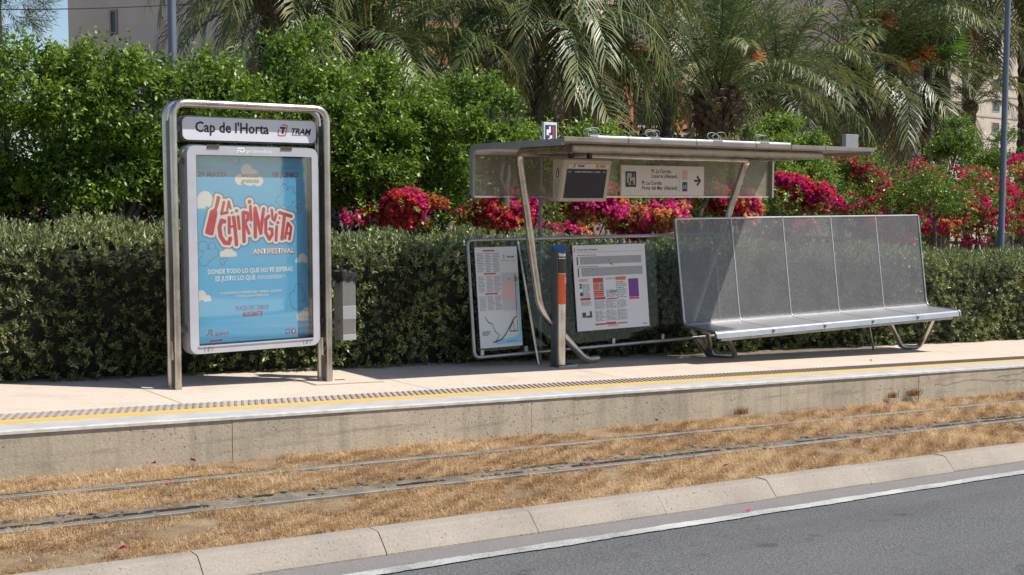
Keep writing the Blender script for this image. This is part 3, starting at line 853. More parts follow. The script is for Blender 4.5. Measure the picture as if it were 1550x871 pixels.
m = MB(); m.add([P1(5.043 + .026 * math.cos(a), .268 + .026 * math.sin(a)) for a in np.linspace(0, 6.1, 20)], [tuple(range(20))]); m.build('social_icon', PRED, po, recalc=False)
text('f', 5.036, .254, .030, PCREAM, po, P2, bold=.03)

# ================================================================ LITTER BIN
lb = thing('litter_bin', 'narrow mesh litter bin with black bag on the totem right post', 'bin', (5.64, 10.62, 0.14))
m = MB(); m.box(5.575, 5.715, 10.54, 10.72, 0.145, 0.80); m.build('bin_body', PERFB, lb)
m = MB(); m.box(5.585, 5.705, 10.55, 10.71, 0.155, 0.79); m.build('inner_bag', BAG, lb)
m = MB(); m.box(5.5725, 5.7175, 10.5375, 10.7225, 0.345, 0.475, c=.004); m.box(5.5725, 5.7175, 10.5375, 10.7225, 0.140, 0.195, c=.004); build_each(m, 'metal_band', ALU, lb)
m = MB(); rng_b = random.Random(3)
vs = []; n = 28
for k in range(n):
    a = 2 * math.pi * k / n; cx_, cy_ = math.cos(a), math.sin(a)
    sx = .082 / max(abs(cx_), abs(cy_) * .80, .5) * (1 if abs(cx_) > abs(cy_) * .8 else 1)
    for z, f in ((.70 + rng_b.uniform(-.03, .03), 1.0), (.76, 1.08 + rng_b.uniform(-.04, .06)), (.805 + rng_b.uniform(-.01, .015), 1.06), (.80, .86), (.72, .80)):
        vs.append((5.645 + max(-.076, min(.076, sx * cx_)) * f, 10.63 + max(-.096, min(.096, sx * cy_ * 1.25)) * f, z))
fs = []
for k in range(n):
    for j in range(4):
        a = k * 5 + j; b = ((k + 1) % n) * 5 + j
        fs.append((a, b, b + 1, a + 1))
m.add(vs, fs, 0, False); m.build('bag_rim', BAG, lb)
m = MB(); m.box(5.39, 5.575, 10.60, 10.63, .30, .33); m.box(5.39, 5.575, 10.60, 10.63, .66, .69); build_each(m, 'bracket', DARKP, lb)

# ================================================================ SHELTER
sh = thing('tram_shelter', 'open steel tram shelter with perforated back sheet, leaning tube legs and glazed notice panel', 'shelter', (9.6, 10.9, gz(9.6)))
XL, XR = 7.37, 12.09
MB().box(XL + .03, XR - .03, 9.42, 10.93, 2.072, 2.098).build('roof', plain('roof_sheet', (0.36, 0.33, 0.30), 0.45, 0.5, .15, 3), sh)
m = MB()
prof = [(9.40, 2.078), (10.90, 2.078)] + [(10.90 + .085 * math.sin(a), 1.993 + .085 * math.cos(a)) for a in np.linspace(.2, 1.5, 6)] + [(10.987, 1.95), (10.987, 1.53)]
# perforated back sheet
m = MB(); m.box(XL + .03, XR - .02, 10.996, 11.000, 1.545, 1.99); m.build('back_sheet', PERFR, sh)
m = MB()
for i in range(8):
    a0, a1 = math.pi / 2 * i / 8, math.pi / 2 * (i + 1) / 8
    q = [(10.92 + .078 * math.sin(a), 1.99 + .085 * math.cos(a)) for a in (a0, a1)]
    m.add([(XL + .03, *q[0]), (XR - .02, *q[0]), (XR - .02, *q[1]), (XL + .03, *q[1])], [(0, 1, 2, 3)], 0, True)
m.build('curved_sheet', ALU, sh, recalc=False)
m = MB(); m.box(XL, XR, 10.982, 11.010, 1.526, 1.545); m.build('bottom_rail', STEEL, sh)
# side fascias: flat bent strips
def fascia(x0, x1):
    pts = [(9.40, 2.10)] + [(10.92 + .09 * math.sin(a), 2.01 + .09 * math.cos(a)) for a in np.linspace(0, math.pi / 2, 7)] + [(11.01, 1.526)]
    ins = [(9.40, 2.035)] + [(10.90 + .05 * math.sin(a), 1.985 + .05 * math.cos(a)) for a in np.linspace(0, math.pi / 2, 7)] + [(10.95, 1.526)]
    vs = []
    for x in (x0, x1): vs += [(x, y, z) for y, z in pts] + [(x, y, z) for y, z in ins]
    n = len(pts); k = 2 * n; fs = []
    for i in range(n - 1):
        fs += [(i, i + 1, n + i + 1, n + i), (k + i, k + n + i, k + n + i + 1, k + i + 1), (i, k + i, k + i + 1, i + 1), (n + i, n + i + 1, k + n + i + 1, k + n + i)]
    fs += [(0, n, k + n, k), (n - 1, k + n - 1, k + 2 * n - 1, 2 * n - 1)]
    return MB().add(vs, fs).build('side_fascia', plain('fascia_grey', (0.27, 0.265, 0.26), 0.45, 0.3, .12, 4), sh)
fascia(XL, XL + .03); fascia(XR - .03, XR)
# front fascia in lengths, and the rounded lip above
FASC = plain('warm_fascia', (0.25, 0.215, 0.19), 0.42, 0.35, .18, 5)
LIP = plain('bright_roof_lip', (0.72, 0.71, 0.70), 0.35, 0.2, .08, 3)  # pale colour paints the highlight; laid only along the sunlit stretch
js = [XL, 8.20, 9.15, 10.05, 10.62, 11.2, XR]
for a, b in zip(js[:-1], js[1:]):
    m = MB(); m.box(a + .004, b - .004, 9.365, 9.415, 2.070, 2.118, c=.006); m.build('front_fascia', FASC, sh)
    if a < 10.6:
        m = MB(); m.tube([(max(a, 7.70) + .006, 9.388, 2.124), (b - .006, 9.388, 2.124)], .016, 12); m.build('front_lip', LIP, sh)
DULL = steel('warm_steel', (0.42, 0.37, 0.32), 0.36)
m = MB(); m.box(7.74, 11.56, 9.69, 9.80, 1.982, 2.066, c=.022); m.build('front_beam', DULL, sh)
m = MB(); m.tube([(7.86, 10.75, 2.005), (11.42, 10.80, 2.005)], .042, 14); m.build('cross_tube', DULL, sh)
m = MB(); m.tube(fillet([(7.80, 9.78, 2.020), (7.83, 10.75, 2.03), (8.13, 10.75, 0.29), (8.87, 10.86, gz(8.87, .045)), (9.12, 10.95, gz(9.12, .042))], .14, 8), .043, 14); m.build('leg_tube', STEEL, sh)
m = MB(); m.tube(fillet([(11.47, 9.78, 2.018), (11.47, 10.85, 2.02), (11.33, 11.03, 1.27), (10.72, 11.07, -.12), (10.97, 10.96, gz(10.97, .02))], .14, 8), .043, 14); m.build('leg_tube', STEEL, sh)
m = MB(); m.tube([(8.12, 11.17, 1.06), (8.26, 10.95, gz(8.26))], .017, 10); m.build('rear_strut', STEEL, sh)
m = MB(); m.tube([(10.68, 11.02, -.13), (10.97, 10.93, gz(10.97))], .016, 10); m.build('rear_strut', STEELD, sh)
# inclined notice panel frame
LY = lambda z: 11.0 + 0.107 * (z + 0.2)
m = MB(); m.tube(fillet([(7.42, LY(.4), .4), (7.42, LY(1.062), 1.062), (11.2, LY(1.062), 1.062), (11.2, LY(-.22), -.22), (7.42, LY(-.22), -.22), (7.42, LY(.4), .4)], .07, 6), .022, 12, cap=False); m.build('panel_frame', STEELD, sh)
m = MB(); a, b = -.16, 1.0
m.add([(x, LY(z) + d, z) for d in (0, .008) for x, z in ((7.48, a), (11.1, a), (11.1, b), (7.48, b))], [(0, 1, 2, 3), (4, 7, 6, 5), (0, 4, 5, 1), (1, 5, 6, 2), (2, 6, 7, 3), (3, 7, 4, 0)]); m.build('glass_pane', glass_mat('panel_glass', (.86, .88, .88), .02), sh)
for x in (7.52, 8.12, 9.41, 10.2):
    m = MB(); m.box(x - .022, x + .022, LY(-.18) - .012, LY(-.18) + .02, -.205, -.140); build_each(m, 'glass_clip', STEELD, sh)
for x in (7.52, 8.02, 8.85, 9.63, 10.2):
    m = MB(); m.box(x - .022, x + .022, LY(1.02) - .012, LY(1.02) + .02, .985, 1.045); build_each(m, 'glass_clip', DARKP, sh)

def board(name, label, cat, x0, x1, z0, z1, mat):
    o = thing(name, label, cat, ((x0 + x1) / 2, LY(z0), z0))
    m = MB(); m.add([(x, LY(z) - d, z) for d in (.016, .008) for x, z in ((x0, z0), (x1, z0), (x1, z1), (x0, z1))], [(0, 1, 2, 3), (4, 7, 6, 5), (0, 4, 5, 1), (1, 5, 6, 2), (2, 6, 7, 3), (3, 7, 4, 0)])
    m.build('sheet', mat, o); return o
def on(x0, x1, z0, z1, lift):
    """maps 0..1 board coordinates to the inclined board"""
    return lambda u, v: (x0 + u * (x1 - x0), LY(z0 + v * (z1 - z0)) - .016 - lift, z0 + v * (z1 - z0))
def rects(mb, lst, f):
    for (u0, v0, u1, v1) in lst: mb.add([f(u0, v0), f(u1, v0), f(u1, v1), f(u0, v1)], [(0, 1, 2, 3)])
def textlines(u0, u1, v0, v1, n, rr, gaps=True, fill=.45):
    """rows of word-like dashes for print too small to read"""
    out = []
    for i in range(n):
        v = v1 - (v1 - v0) * (i + .5) / n; h = (v1 - v0) / n * fill / 2; u = u0
        end = u1 - (u1 - u0) * rr.choice((0, 0, .1, .25))
        while u < end - .005:
            wd = rr.uniform(.012, .05) if gaps else end - u
            out.append((u, v - h, min(u + wd, end), v + h)); u += wd + .008
    return out
rr = random.Random(5)
BPAPER = plain('notice_paper', (0.62, 0.62, 0.62), .45, 0, .02, 3)
b1 = board('route_map_board', 'tall narrow route map board with stop lists and blue sea, left of the posts', 'notice board', 7.50, 8.07, -.125, .98, BPAPER)
fA = on(7.50, 8.07, -.125, .98, .0012); fB = on(7.50, 8.07, -.125, .98, .0022); fC = on(7.50, 8.07, -.125, .98, .0032)
m = MB(); rects(m, [(.58, .36, .985, .74)], fA); m.build('map_area', plain('map_lilac', (.50, .50, .53), .5, 0, .03), b1, recalc=False)
m = MB(); rects(m, [(.60, .47, .90, .66)], fB); m.build('map_zone', PINKMAP, b1, recalc=False)
m = MB(); m.add([fC(u, v) for u, v in ((.985, .03), (.985, .62), (.94, .63), (.90, .58), (.93, .54), (.97, .50), (.95, .42), (.94, .12), (.80, .09), (.40, .075), (.36, .03))], [tuple(range(11))]); m.build('map_sea', MAPBLUE, b1, recalc=False)
m = MB(); L_ = []
for (va, vb) in ((.75, .945), (.55, .715), (.37, .515)):
    for ua in (.04, .23, .41): L_ += textlines(ua, ua + .155, va, vb, 12, rr)
rects(m, L_, fA); tag(m.build('small_print', GREYINK, b1, recalc=False), kind='stuff')
m = MB(); rects(m, textlines(.18, .46, .955, .975, 1, rr, False, .8) + textlines(.18, .46, .725, .745, 1, rr, False, .8) + textlines(.18, .48, .525, .545, 1, rr, False, .8), fA); build_each(m, 'red_heading', REDINK, b1, recalc=False)
text('TRAM', .74, .888, .018, INK, b1, lambda u, v: fA(u, v), width=.18, bold=.03, shear=.2)
emblem(.655, .880, .040, b1, lambda u, v: fA(u, v))
text('Pla de zona', .62, .855, .011, INK, b1, lambda u, v: fA(u, v), width=.32)
m = MB()
for pts, wd in (([(.91, .72), (.905, .40), (.90, .29), (.84, .285), (.60, .12), (.50, .075), (.30, .05)], .014), ([(.84, .285), (.70, .16), (.72, .15), (.90, .15), (.90, .27)], .012), ([(.80, .27), (.82, .15)], .010), ([(.14, .31), (.22, .25), (.30, .24), (.36, .16), (.46, .12), (.36, .06)], .009)):
    stroke(m, pts, wd, fC)
m.build('route_line', DGREY, b1, recalc=False)
m = MB(); rects(m, textlines(.06, .24, .12, .17, 4, rr) + textlines(.62, .95, .045, .06, 1, rr), fC); tag(m.build('small_print', DGREY, b1, recalc=False), kind='stuff')

b2 = board('timetable_board', 'wide white timetable board of notices with red strips and a purple block', 'notice board', 8.87, 9.99, -.025, .970, plain('timetable_paper', (0.70, 0.69, 0.70), .45, 0, .02, 3))
gA = on(8.87, 9.99, -.025, .970, .0012); gB = on(8.87, 9.99, -.025, .970, .0022); gC = on(8.87, 9.99, -.025, .970, .0032)
text('Horari Hora Timetable', .065, .938, .020, INK, b2, gA, width=.27, bold=.02)
m = MB(); stroke(m, [(.022, .925), (.022, .965)], .012, gA); rects(m, [(.06, .915, .98, .918)], gA); tag(m.build('red_mark', REDINK, b2, recalc=False), kind='stuff')
m = MB(); rects(m, [(.09, .775, .94, .865), (.10, .635, .945, .735)], gA); build_each(m, 'time_grid', plain('grid_grey', (.36, .36, .38), .5, 0, .1, 40), b2, recalc=False)
m = MB(); q = []
for k in range(40):
    u = .10 + .021 * k
    q += [(u, .780, u + .003, .862), (u + .004, .640, u + .007, .732)]
for v in (.80, .82, .84, .66, .68, .70): q.append((.10, v, .935, v + .004))
rects(m, q, gB); tag(m.build('time_rule', LIGHTINK, b2, recalc=False), kind='stuff')
m = MB(); rects(m, [(.045, .77, .062, .865), (.05, .63, .066, .735)] + textlines(.06, .34, .875, .89, 1, rr) + textlines(.06, .34, .74, .755, 1, rr), gA); tag(m.build('small_print', DGREY, b2, recalc=False), kind='stuff')
m = MB(); rects(m, [(.245, .555, .385, .610), (.245, .44, .385, .46), (.245, .415, .385, .435), (.06, .355, .20, .385), (.25, .355, .40, .385), (.42, .352, .565, .366), (.24, .055, .385, .075), (.39, .055, .53, .083), (.545, .055, .685, .070), (.735, .338, .875, .36)], gA); build_each(m, 'red_strip', plain('notice_red', (.50, .05, .03), .5), b2, recalc=False)
m = MB(); rects(m, [(.245, .465, .33, .55), (.56, .575, .70, .615), (.25, .39, .385, .412)], gA); build_each(m, 'orange_strip', plain('notice_orange', (.62, .16, .07), .5), b2, recalc=False)
m = MB(); rects(m, [(.335, .465, .385, .55)], gA); m.build('photo_print', plain('notice_photo', (.25, .25, .20), .5, 0, .5, 60), b2, recalc=False)
m = MB(); rects(m, [(.735, .365, .875, .585)], gA); m.build('purple_notice', PURPLE, b2, recalc=False)
m = MB(); rects(m, textlines(.06, .19, .575, .605, 3, rr, True, .6), gA); build_each(m, 'red_heading', REDINK, b2, recalc=False)
m = MB(); rects(m, [(.062, .525, .092, .55), (.062, .495, .092, .518), (.062, .405, .10, .45), (.075, .155, .125, .215), (.13, .15, .205, .175), (.175, .175, .205, .225)], gA); build_each(m, 'dark_print', DGREY, b2, recalc=False)
m = MB(); q = []
for (ua, ub, va, vb, n) in ((.10, .20, .39, .55, 12), (.42, .56, .585, .61, 3), (.42, .56, .375, .47, 6), (.56, .70, .36, .565, 9), (.07, .21, .29, .345, 5), (.25, .385, .245, .345, 8), (.40, .545, .245, .345, 8), (.555, .69, .245, .345, 7), (.25, .385, .10, .23, 8), (.40, .545, .10, .23, 9), (.555, .70, .10, .23, 8), (.42, .56, .03, .055, 3)): q += textlines(ua, ub, va, vb, n, rr)
rects(m, q, gB); tag(m.build('small_print', GREYINK, b2, recalc=False), kind='stuff')
m = MB(); stroke(m, [(.47, .435), (.495, .455), (.51, .425), (.53, .455), (.54, .43), (.56, .46)], .012, gB); m.build('wave_mark', INK, b2, recalc=False)
m = MB(); rects(m, [(.335 + .0, .468, .338, .547)], gB); m.build('thin_rule', LIGHTINK, b2, recalc=False)
text('TRAM', .90, .030, .014, DGREY, b2, gA, width=.06, bold=.03)

# direction sign on the back sheet
ds = thing('direction_sign', 'white direction sign with two destinations and a black arrow under the roof', 'sign', (10.15, 10.95, 1.55))
m = MB(); m.box(9.474, 10.822, 10.945, 10.975, 1.550, 1.909, c=.003); m.build('sign_panel', plain('sign_cream', (0.64, 0.60, 0.56), .35, 0, .03, 3), ds)
D1, D2 = pl(10.9432), pl(10.9422)
text('Pl. La Coruña', 9.948, 1.822, .043, INK, ds, D1, width=.316, bold=.012)
text('Luceros (Alacant)', 9.948, 1.764, .043, INK, ds, D1, width=.42, bold=.012)
text('Pl. La Coruña', 9.797, 1.681, .043, INK, ds, D1, width=.316, bold=.012)
text('Porta del Mar (Alacant)', 9.797, 1.622, .043, INK, ds, D1, width=.573, bold=.012)
m = MB(); m.add([D1(x, z) for x, z in ((9.535, 1.652), (9.703, 1.652), (9.703, 1.836), (9.535, 1.836))], [(0, 1, 2, 3)]); m.build('route_emblem_ground', INK, ds, recalc=False)
EMB = [((9.557, 1.772, 9.632, 1.816), 'emblem_blue', (.20, .45, .52)), ((9.557, 1.70, 9.600, 1.772), 'emblem_grey', (.42, .45, .38)), ((9.585, 1.700, 9.665, 1.765), 'emblem_grey', (.42, .45, .38)), ((9.582, 1.677, 9.612, 1.700), 'emblem_blue', (.20, .45, .52)), ((9.655, 1.765, 9.683, 1.815), 'emblem_red', (.40, .05, .05)), ((9.612, 1.677, 9.655, 1.715), 'emblem_red', (.40, .05, .05)), ((9.665, 1.677, 9.683, 1.76), 'emblem_grey', (.42, .45, .38))]
for (a, b, c_, d_), nm, co in EMB:
    m = MB(); m.add([D2(a, b), D2(c_, b), D2(c_, d_), D2(a, d_)], [(0, 1, 2, 3)]); m.build('emblem_patch', plain(nm, co, .5), ds, recalc=False)
m = MB(); m.add([pl(10.9415)(x, z) for x, z in ((9.628, 1.712), (9.645, 1.712), (9.645, 1.742), (9.628, 1.742))], [(0, 1, 2, 3)]); m.build('emblem_patch', INK, ds, recalc=False)
m = MB(); m.add([D1(x, z) for x, z in ((10.453, 1.744), (10.538, 1.744), (10.538, 1.858), (10.453, 1.858))], [(0, 1, 2, 3)]); bdg = m.build('line_badge', PINK, ds, recalc=False)
text('L4', 10.470, 1.785, .036, plain('badge_text_pale', (.62, .50, .50), .5), bdg, D2, width=.05)
m = MB(); m.add([D1(x, z) for x, z in ((10.453, 1.602), (10.538, 1.602), (10.538, 1.716), (10.453, 1.716))], [(0, 1, 2, 3)]); bdg = m.build('line_badge', NAVY, ds, recalc=False)
text('L5', 10.470, 1.640, .040, WHITEP, bdg, D2, width=.052)
m = MB(); stroke(m, [(10.408, 1.59), (10.408, 1.855)], .003, D1); m.build('divider', GREYINK, ds, recalc=False)
m = MB(); m.add([D1(x, z) for x, z in ((10.655, 1.719), (10.725, 1.719), (10.690, 1.682), (10.690, 1.655), (10.705, 1.668), (10.765, 1.733), (10.705, 1.798), (10.690, 1.785), (10.725, 1.747), (10.655, 1.747))], [(1, 2, 3, 4, 5, 0), (5, 6, 7, 8, 9, 0)]);
m = MB(); stroke(m, [(10.652, 1.733), (10.745, 1.733)], .026, D1); stroke(m, [(10.698, 1.790), (10.755, 1.733), (10.698, 1.676)], .030, D2); m.build('arrow', INK, ds, recalc=False)

# passenger screen
sb = thing('information_screen', 'cream boxed passenger information screen hanging under the roof', 'screen', (8.55, 10.55, 1.48))
x0, x1 = 8.205, 8.890
front = lambda z: 10.52 - (z - 1.48) * (0.10 / 0.46)
m = MB(); m.prism([(10.52, 1.482), (10.42, 1.945), (10.63, 1.965), (10.63, 1.500)], x0, x1, 'x')
bm = bmesh.new(); o = m.build('case', CREAM, sb); bm.from_mesh(o.data); bmesh.ops.bevel(bm, geom=bm.edges[:], offset=.014, segments=3, affect='EDGES'); bm.to_mesh(o.data); bm.free()
sf = lambda d: (lambda x, z: (x, front(z) - d, z))
def quad(name, a, b, c_, d_, mat, parent, f):
    m = MB(); m.add([f(a, b), f(c_, b), f(c_, d_), f(a, d_)], [(0, 1, 2, 3)]); return m.build(name, mat, parent, recalc=False)
quad('brand_strip', 8.275, 1.842, 8.845, 1.893, plain('brand_strip', (.56, .53, .46), .4), sb, sf(.003))
text('TRAM', 8.400, 1.858, .024, INK, sb, sf(.005), width=.095, bold=.03, shear=.2)
emblem(8.336, 1.852, .036, sb, sf(.005), plain('brand_brown', (.35, .12, .05), .5))
quad('brand_block', 8.655, 1.848, 8.700, 1.888, plain('brand_orange', (.62, .22, .04), .5), sb, sf(.005))
text('FGV', 8.715, 1.855, .028, plain('brand_grey_text', (.12, .11, .09), .5), sb, sf(.005), width=.09, bold=.03, shear=.15)
quad('display', 8.262, 1.520, 8.828, 1.836, SCREEN, sb, sf(.003))
quad('display_row', 8.275, 1.798, 8.325, 1.815, plain('display_grey', (.16, .16, .17), .4), sb, sf(.005))
quad('display_row', 8.365, 1.798, 8.735, 1.815, plain('display_grey2', (.13, .13, .145), .4), sb, sf(.005))
quad('display_row', 8.765, 1.798, 8.815, 1.815, plain('display_grey', (.16,) * 3, .4), sb, sf(.005))
text('LINEA  DESTINO        MIN', 8.375, 1.802, .010, WHITEP, sb, sf(.006), width=.35)
for z in (1.575, 1.62, 1.665, 1.71, 1.755): quad('display_line', 8.272, z, 8.818, z + .002, plain('display_rule', (.05, .04, .055), .4), sb, sf(.005))
side = lambda d: (lambda y, z: (x0 - d, y, z))
m = MB(); f_ = side(.003); m.add([f_(10.535 + .026 * math.cos(a), 1.795 + .052 * math.sin(a)) for a in np.linspace(0, 2 * math.pi, 24)[:-1]], [tuple(range(23))]); m.build('info_disc', NAVY, sb, recalc=False)
m = MB(); f_ = side(.005); stroke(m, [(10.535, 1.760), (10.535, 1.812)], .012, f_); stroke(m, [(10.535, 1.820), (10.535, 1.832)], .012, f_); m.build('info_letter', WHITEP, sb, recalc=False)
m = MB(); f_ = side(.003); stroke(m, [(10.520, 1.700), (10.520, 1.712)], .012, f_)
for k in range(9): stroke(m, [(10.545, 1.54 + .018 * k), (10.585, 1.54 + .018 * k)], .004, f_)
tag(m.build('speaker_slot', DARKP, sb, recalc=False), kind='stuff')
m = MB(); m.box(8.40, 8.44, 10.55, 10.60, 1.955, 2.075); m.box(8.66, 8.70, 10.55, 10.60, 1.955, 2.075); build_each(m, 'hanger', DARKP, sb)

# small stop emblem on its own pole behind the roof
ps = thing('stop_sign', 'small stop sign with black and crimson emblem on a thin pole behind the roof', 'sign', (8.47, 11.10, gz(8.47)))
m = MB(); m.tube([(8.47, 11.20, gz(8.47)), (8.47, 11.20, 2.2)], .020, 10); m.build('pole', plain('pole_blue_grey', (.16, .19, .23), .5, .3), ps)
m = MB(); m.box(8.51, 8.70, 11.185, 11.225, 2.09, 2.388, c=.006); m.build('panel', SIGNW, ps)
S1, S2 = (lambda x, z: (x + .047, 11.183, z + .004)), (lambda x, z: (x + .047, 11.182, z + .004))
quad('emblem_ground', 8.482, 2.12, 8.634, 2.352, NAVY, ps, S1)
quad('emblem_patch', 8.585, 2.15, 8.612, 2.335, plain('emblem_crimson', (.45, .03, .09), .5), ps, S2)
for q in ((8.50, 2.235, 8.535, 2.30), (8.535, 2.265, 8.560, 2.335), (8.52, 2.15, 8.56, 2.20), (8.545, 2.2, 8.58, 2.235)): quad('emblem_patch', *q, WHITEP, ps, S2)

sx_ = thing('sensor_box', 'small square grey box standing on the right end of the roof', 'box', (11.94, 9.6, 2.118))
m = MB(); m.box(11.82, 12.05, 9.58, 9.64, 2.118, 2.285, c=.006); m.build('housing', plain('sensor_grey', (.26, .27, .28), .5, .2), sx_)
m = MB(); m.box(11.87, 11.91, 9.60, 9.62, 2.098, 2.1178); m.box(11.96, 12.0, 9.60, 9.62, 2.098, 2.1178); build_each(m, 'foot', DARKP, sx_)

pos_names = ['leftmost', 'second from left', 'third from left', 'rightmost']
WIRE = plain('grey_wire', (.30, .30, .30), .5, .3, .1)
for i, xw in enumerate((7.74, 8.57, 9.47, 10.19)):
    o = thing('wire_coil', 'loose grey wire coil tied to front roof edge, %s of four' % pos_names[i], 'wire', (xw, 9.39, 2.15), 'wire coils on the roof edge')
    m = MB(); r0 = random.Random(i)
    for k in range(3):
        cx_ = xw + r0.uniform(-.05, .05); rad = r0.uniform(.035, .06); tl = r0.uniform(-.6, .6)
        pts = [(cx_ + rad * 1.5 * math.cos(a), 9.40 + rad * math.sin(a) * tl + .01 * k, 2.135 + rad * .75 + rad * .75 * math.sin(a)) for a in np.linspace(-1.2, 4.4, 14)]
        m.tube(pts, .004, 5)
    m.build('loop', WIRE, o)
    m = MB()
    for k in range(6): m.tube([(xw - .06 + .024 * k, 9.392 + .026 * math.cos(a), 2.127 + .026 * math.sin(a)) for a in np.linspace(0, 6.28, 11)], .004, 5)
    tag(m.build('tie', WIRE, o), kind='stuff')

# ================================================================ BENCH
be = thing('long_bench', 'long high-backed perforated steel bench on tubular legs at shelter right side', 'bench', (12.8, 10.6, gz(12.8)))
BX0, BX1 = 10.385, 15.17
def bench_profile(d=0.0):
    """(y, z) from the top of the back to the front apron; d offsets to the front/up side"""
    pts = fillet([(10.982, 1.268, 0), (10.800, -0.030, 0), (10.255, -0.062, 0), (10.238, -0.140, 0)], .085, 8)
    pts = [(q.x, q.y) for q in pts]
    if d:
        out = []
        for i, q in enumerate(pts):
            a = pts[max(i - 1, 0)]; b = pts[min(i + 1, len(pts) - 1)]
            t = Vector((b[0] - a[0], b[1] - a[1])).normalized()
            out.append((q[0] + t.y * d, q[1] - t.x * d))
        pts = out
    return pts
def bench_strip(x0, x1, d0, d1, name, mat, parent, sub=None):
    A, B = bench_profile(d0), bench_profile(d1)
    if sub: A, B = A[sub], B[sub]
    n = len(A); vs = []
    for x in (x0, x1): vs += [(x, *q) for q in A] + [(x, *q) for q in B]
    k = 2 * n; fs = []
    for i in range(n - 1):
        fs += [(i, i + 1, k + i + 1, k + i), (n + i, k + n + i, k + n + i + 1, n + i + 1), (i, n + i, n + i + 1, i + 1), (k + i, k + i + 1, k + n + i + 1, k + n + i)]
    fs += [(0, k, k + n, n), (n - 1, 2 * n - 1, k + 2 * n - 1, k + n - 1)]
    return MB().add(vs, fs).build(name, mat, parent)
nprof = len(bench_profile())
stp = (BX1 - BX0) / 5
SEAT = plain('bench_seat_steel', (0.42, 0.42, 0.43), 0.33, 0.6, .10, 4)
EDGE = plain('bench_edge_steel', (0.46, 0.46, 0.47), 0.32, 0.55, .08, 4)
for i in range(5):
    a = BX0 + i * stp + .004; b = a + stp - .008
    bench_strip(a, b, 0.0, -.003, 'back_panel', PERF, be, slice(0, 6))
    bench_strip(a, b, 0.0, -.003, 'seat_panel', SEAT, be, slice(5, None))
    m = MB(); m.tube([(a, 10.984, 1.270), (b, 10.984, 1.270)], .013, 10); m.build('top_edge', EDGE, be)
for i in range(1, 5):
    x = BX0 + i * stp
    bench_strip(x - .007, x + .007, .004, -.012, 'joint_rib', EDGE, be)
for x in (BX0 - .012, BX1 + .012):
    bench_strip(x - .014, x + .014, .010, -.022, 'end_rim', STEELD, be)
for i in range(1, 5):
    x = BX0 + i * stp
    m = MB(); m.box(x - .012, x + .012, 10.226, 10.236, -.118, -.088); m.box(x - .006, x + .006, 10.93, 10.938, .90, .955) if False else None
    m.build('joint_clip', DARKP, be)
m = MB()
for y, z in ((10.30, -.155), (10.62, -.095)): m.box(BX0 + .1, BX1 - .1, y - .02, y + .02, z - .025, z + .025)
build_each(m, 'under_beam', STEELD, be)
m = MB(); m.tube(fillet([(10.80, 10.84, -.09), (10.95, 10.92, gz(10.95, .036)), (11.17, 10.71, gz(11.17, .036)), (10.70, 10.42, -.11)], .07, 6), .034, 12); m.build('leg_loop', STEEL, be)
m = MB(); m.tube(fillet([(14.20, 10.75, -.10), (14.69, 10.85, gz(14.69, .036)), (14.885, 10.69, gz(14.88, .036)), (14.83, 10.40, -.11)], .07, 6), .034, 12); m.build('leg_loop', STEEL, be)
m = MB(); m.tube([(13.86, 10.80, -.10), (14.07, 10.85, gz(14.07))], .014, 10); m.build('prop', STEELD, be)

# ================================================================ VALIDATOR BOLLARD
bo = thing('ticket_validator', 'slim steel ticket validator post with orange sticker and blue cap', 'validator', (8.37, 10.70, gz(8.37)))
gzb = gz(8.37)
def shell(a0, a1, z0, z1, d, n=14, cx_=8.372, cy_=10.700, rx=.060, ry=.070):
    m = MB(); vs = []
    for a in np.linspace(a0, a1, n):
        c_, s_ = math.cos(a), math.sin(a)
        vs += [(cx_ + (rx + d) * c_, cy_ + (ry + d) * s_, z0), (cx_ + (rx + d) * c_, cy_ + (ry + d) * s_, z1)]
    m.add(vs, [(2 * i, 2 * i + 2, 2 * i + 3, 2 * i + 1) for i in range(n - 1)], 0, True); return m
pi = math.pi
m = MB(); nn = 16
plan = [(8.372 + .060 * math.cos(a), 10.700 + .070 * math.sin(a)) for a in np.linspace(pi, 2 * pi, nn)] + [(8.432, 10.775), (8.312, 10.775)]
vs = [(x, y, gzb + .03) for x, y in plan] + [(x, y, .905 + (y - 10.63) * .40) for x, y in plan]; n_ = len(plan)
m.add(vs, [(i, (i + 1) % n_, n_ + (i + 1) % n_, n_ + i) for i in range(n_)], 0, False); m.add(vs, [tuple(range(n_ - 1, -1, -1)), tuple(range(n_, 2 * n_))])
m.sm = [i < n_ for i in range(len(m.f))]; m.build('body', steel('polished_steel', (.78, .72, .65), .34), bo)
m = MB(); q = [(x + (x - 8.372) * .08, y) for x, y in plan]; vs = [(x, y, .906 + (y - 10.63) * .40) for x, y in q] + [(x, y, .930 + (y - 10.63) * .45) for x, y in q]
m.add(vs, [(i, (i + 1) % n_, n_ + (i + 1) % n_, n_ + i) for i in range(n_)]); m.add(vs, [tuple(range(n_ - 1, -1, -1)), tuple(range(n_, 2 * n_))]); m.build('cap', BLUEP, bo)
m = MB(); m.box(8.300, 8.3115, 10.66, 10.776, gzb + .02, .93); m.build('side_rail', DARKP, bo)
shell(1.04 * pi, 1.93 * pi, .345, .683, .002).build('sticker', ORANGE, bo, recalc=False)
shell(1.04 * pi, 1.93 * pi, .690, .850, .002).build('reader_window', plain('reader_grey', (.05, .048, .046), .35), bo, recalc=False)
shell(1.10 * pi, 1.85 * pi, .862, .876, .003).build('label_line', INK, bo, recalc=False)
def onshell(d):
    return lambda u, z: (8.372 + (.06 + d) * math.cos(u), 10.70 + (.07 + d) * math.sin(u), z)
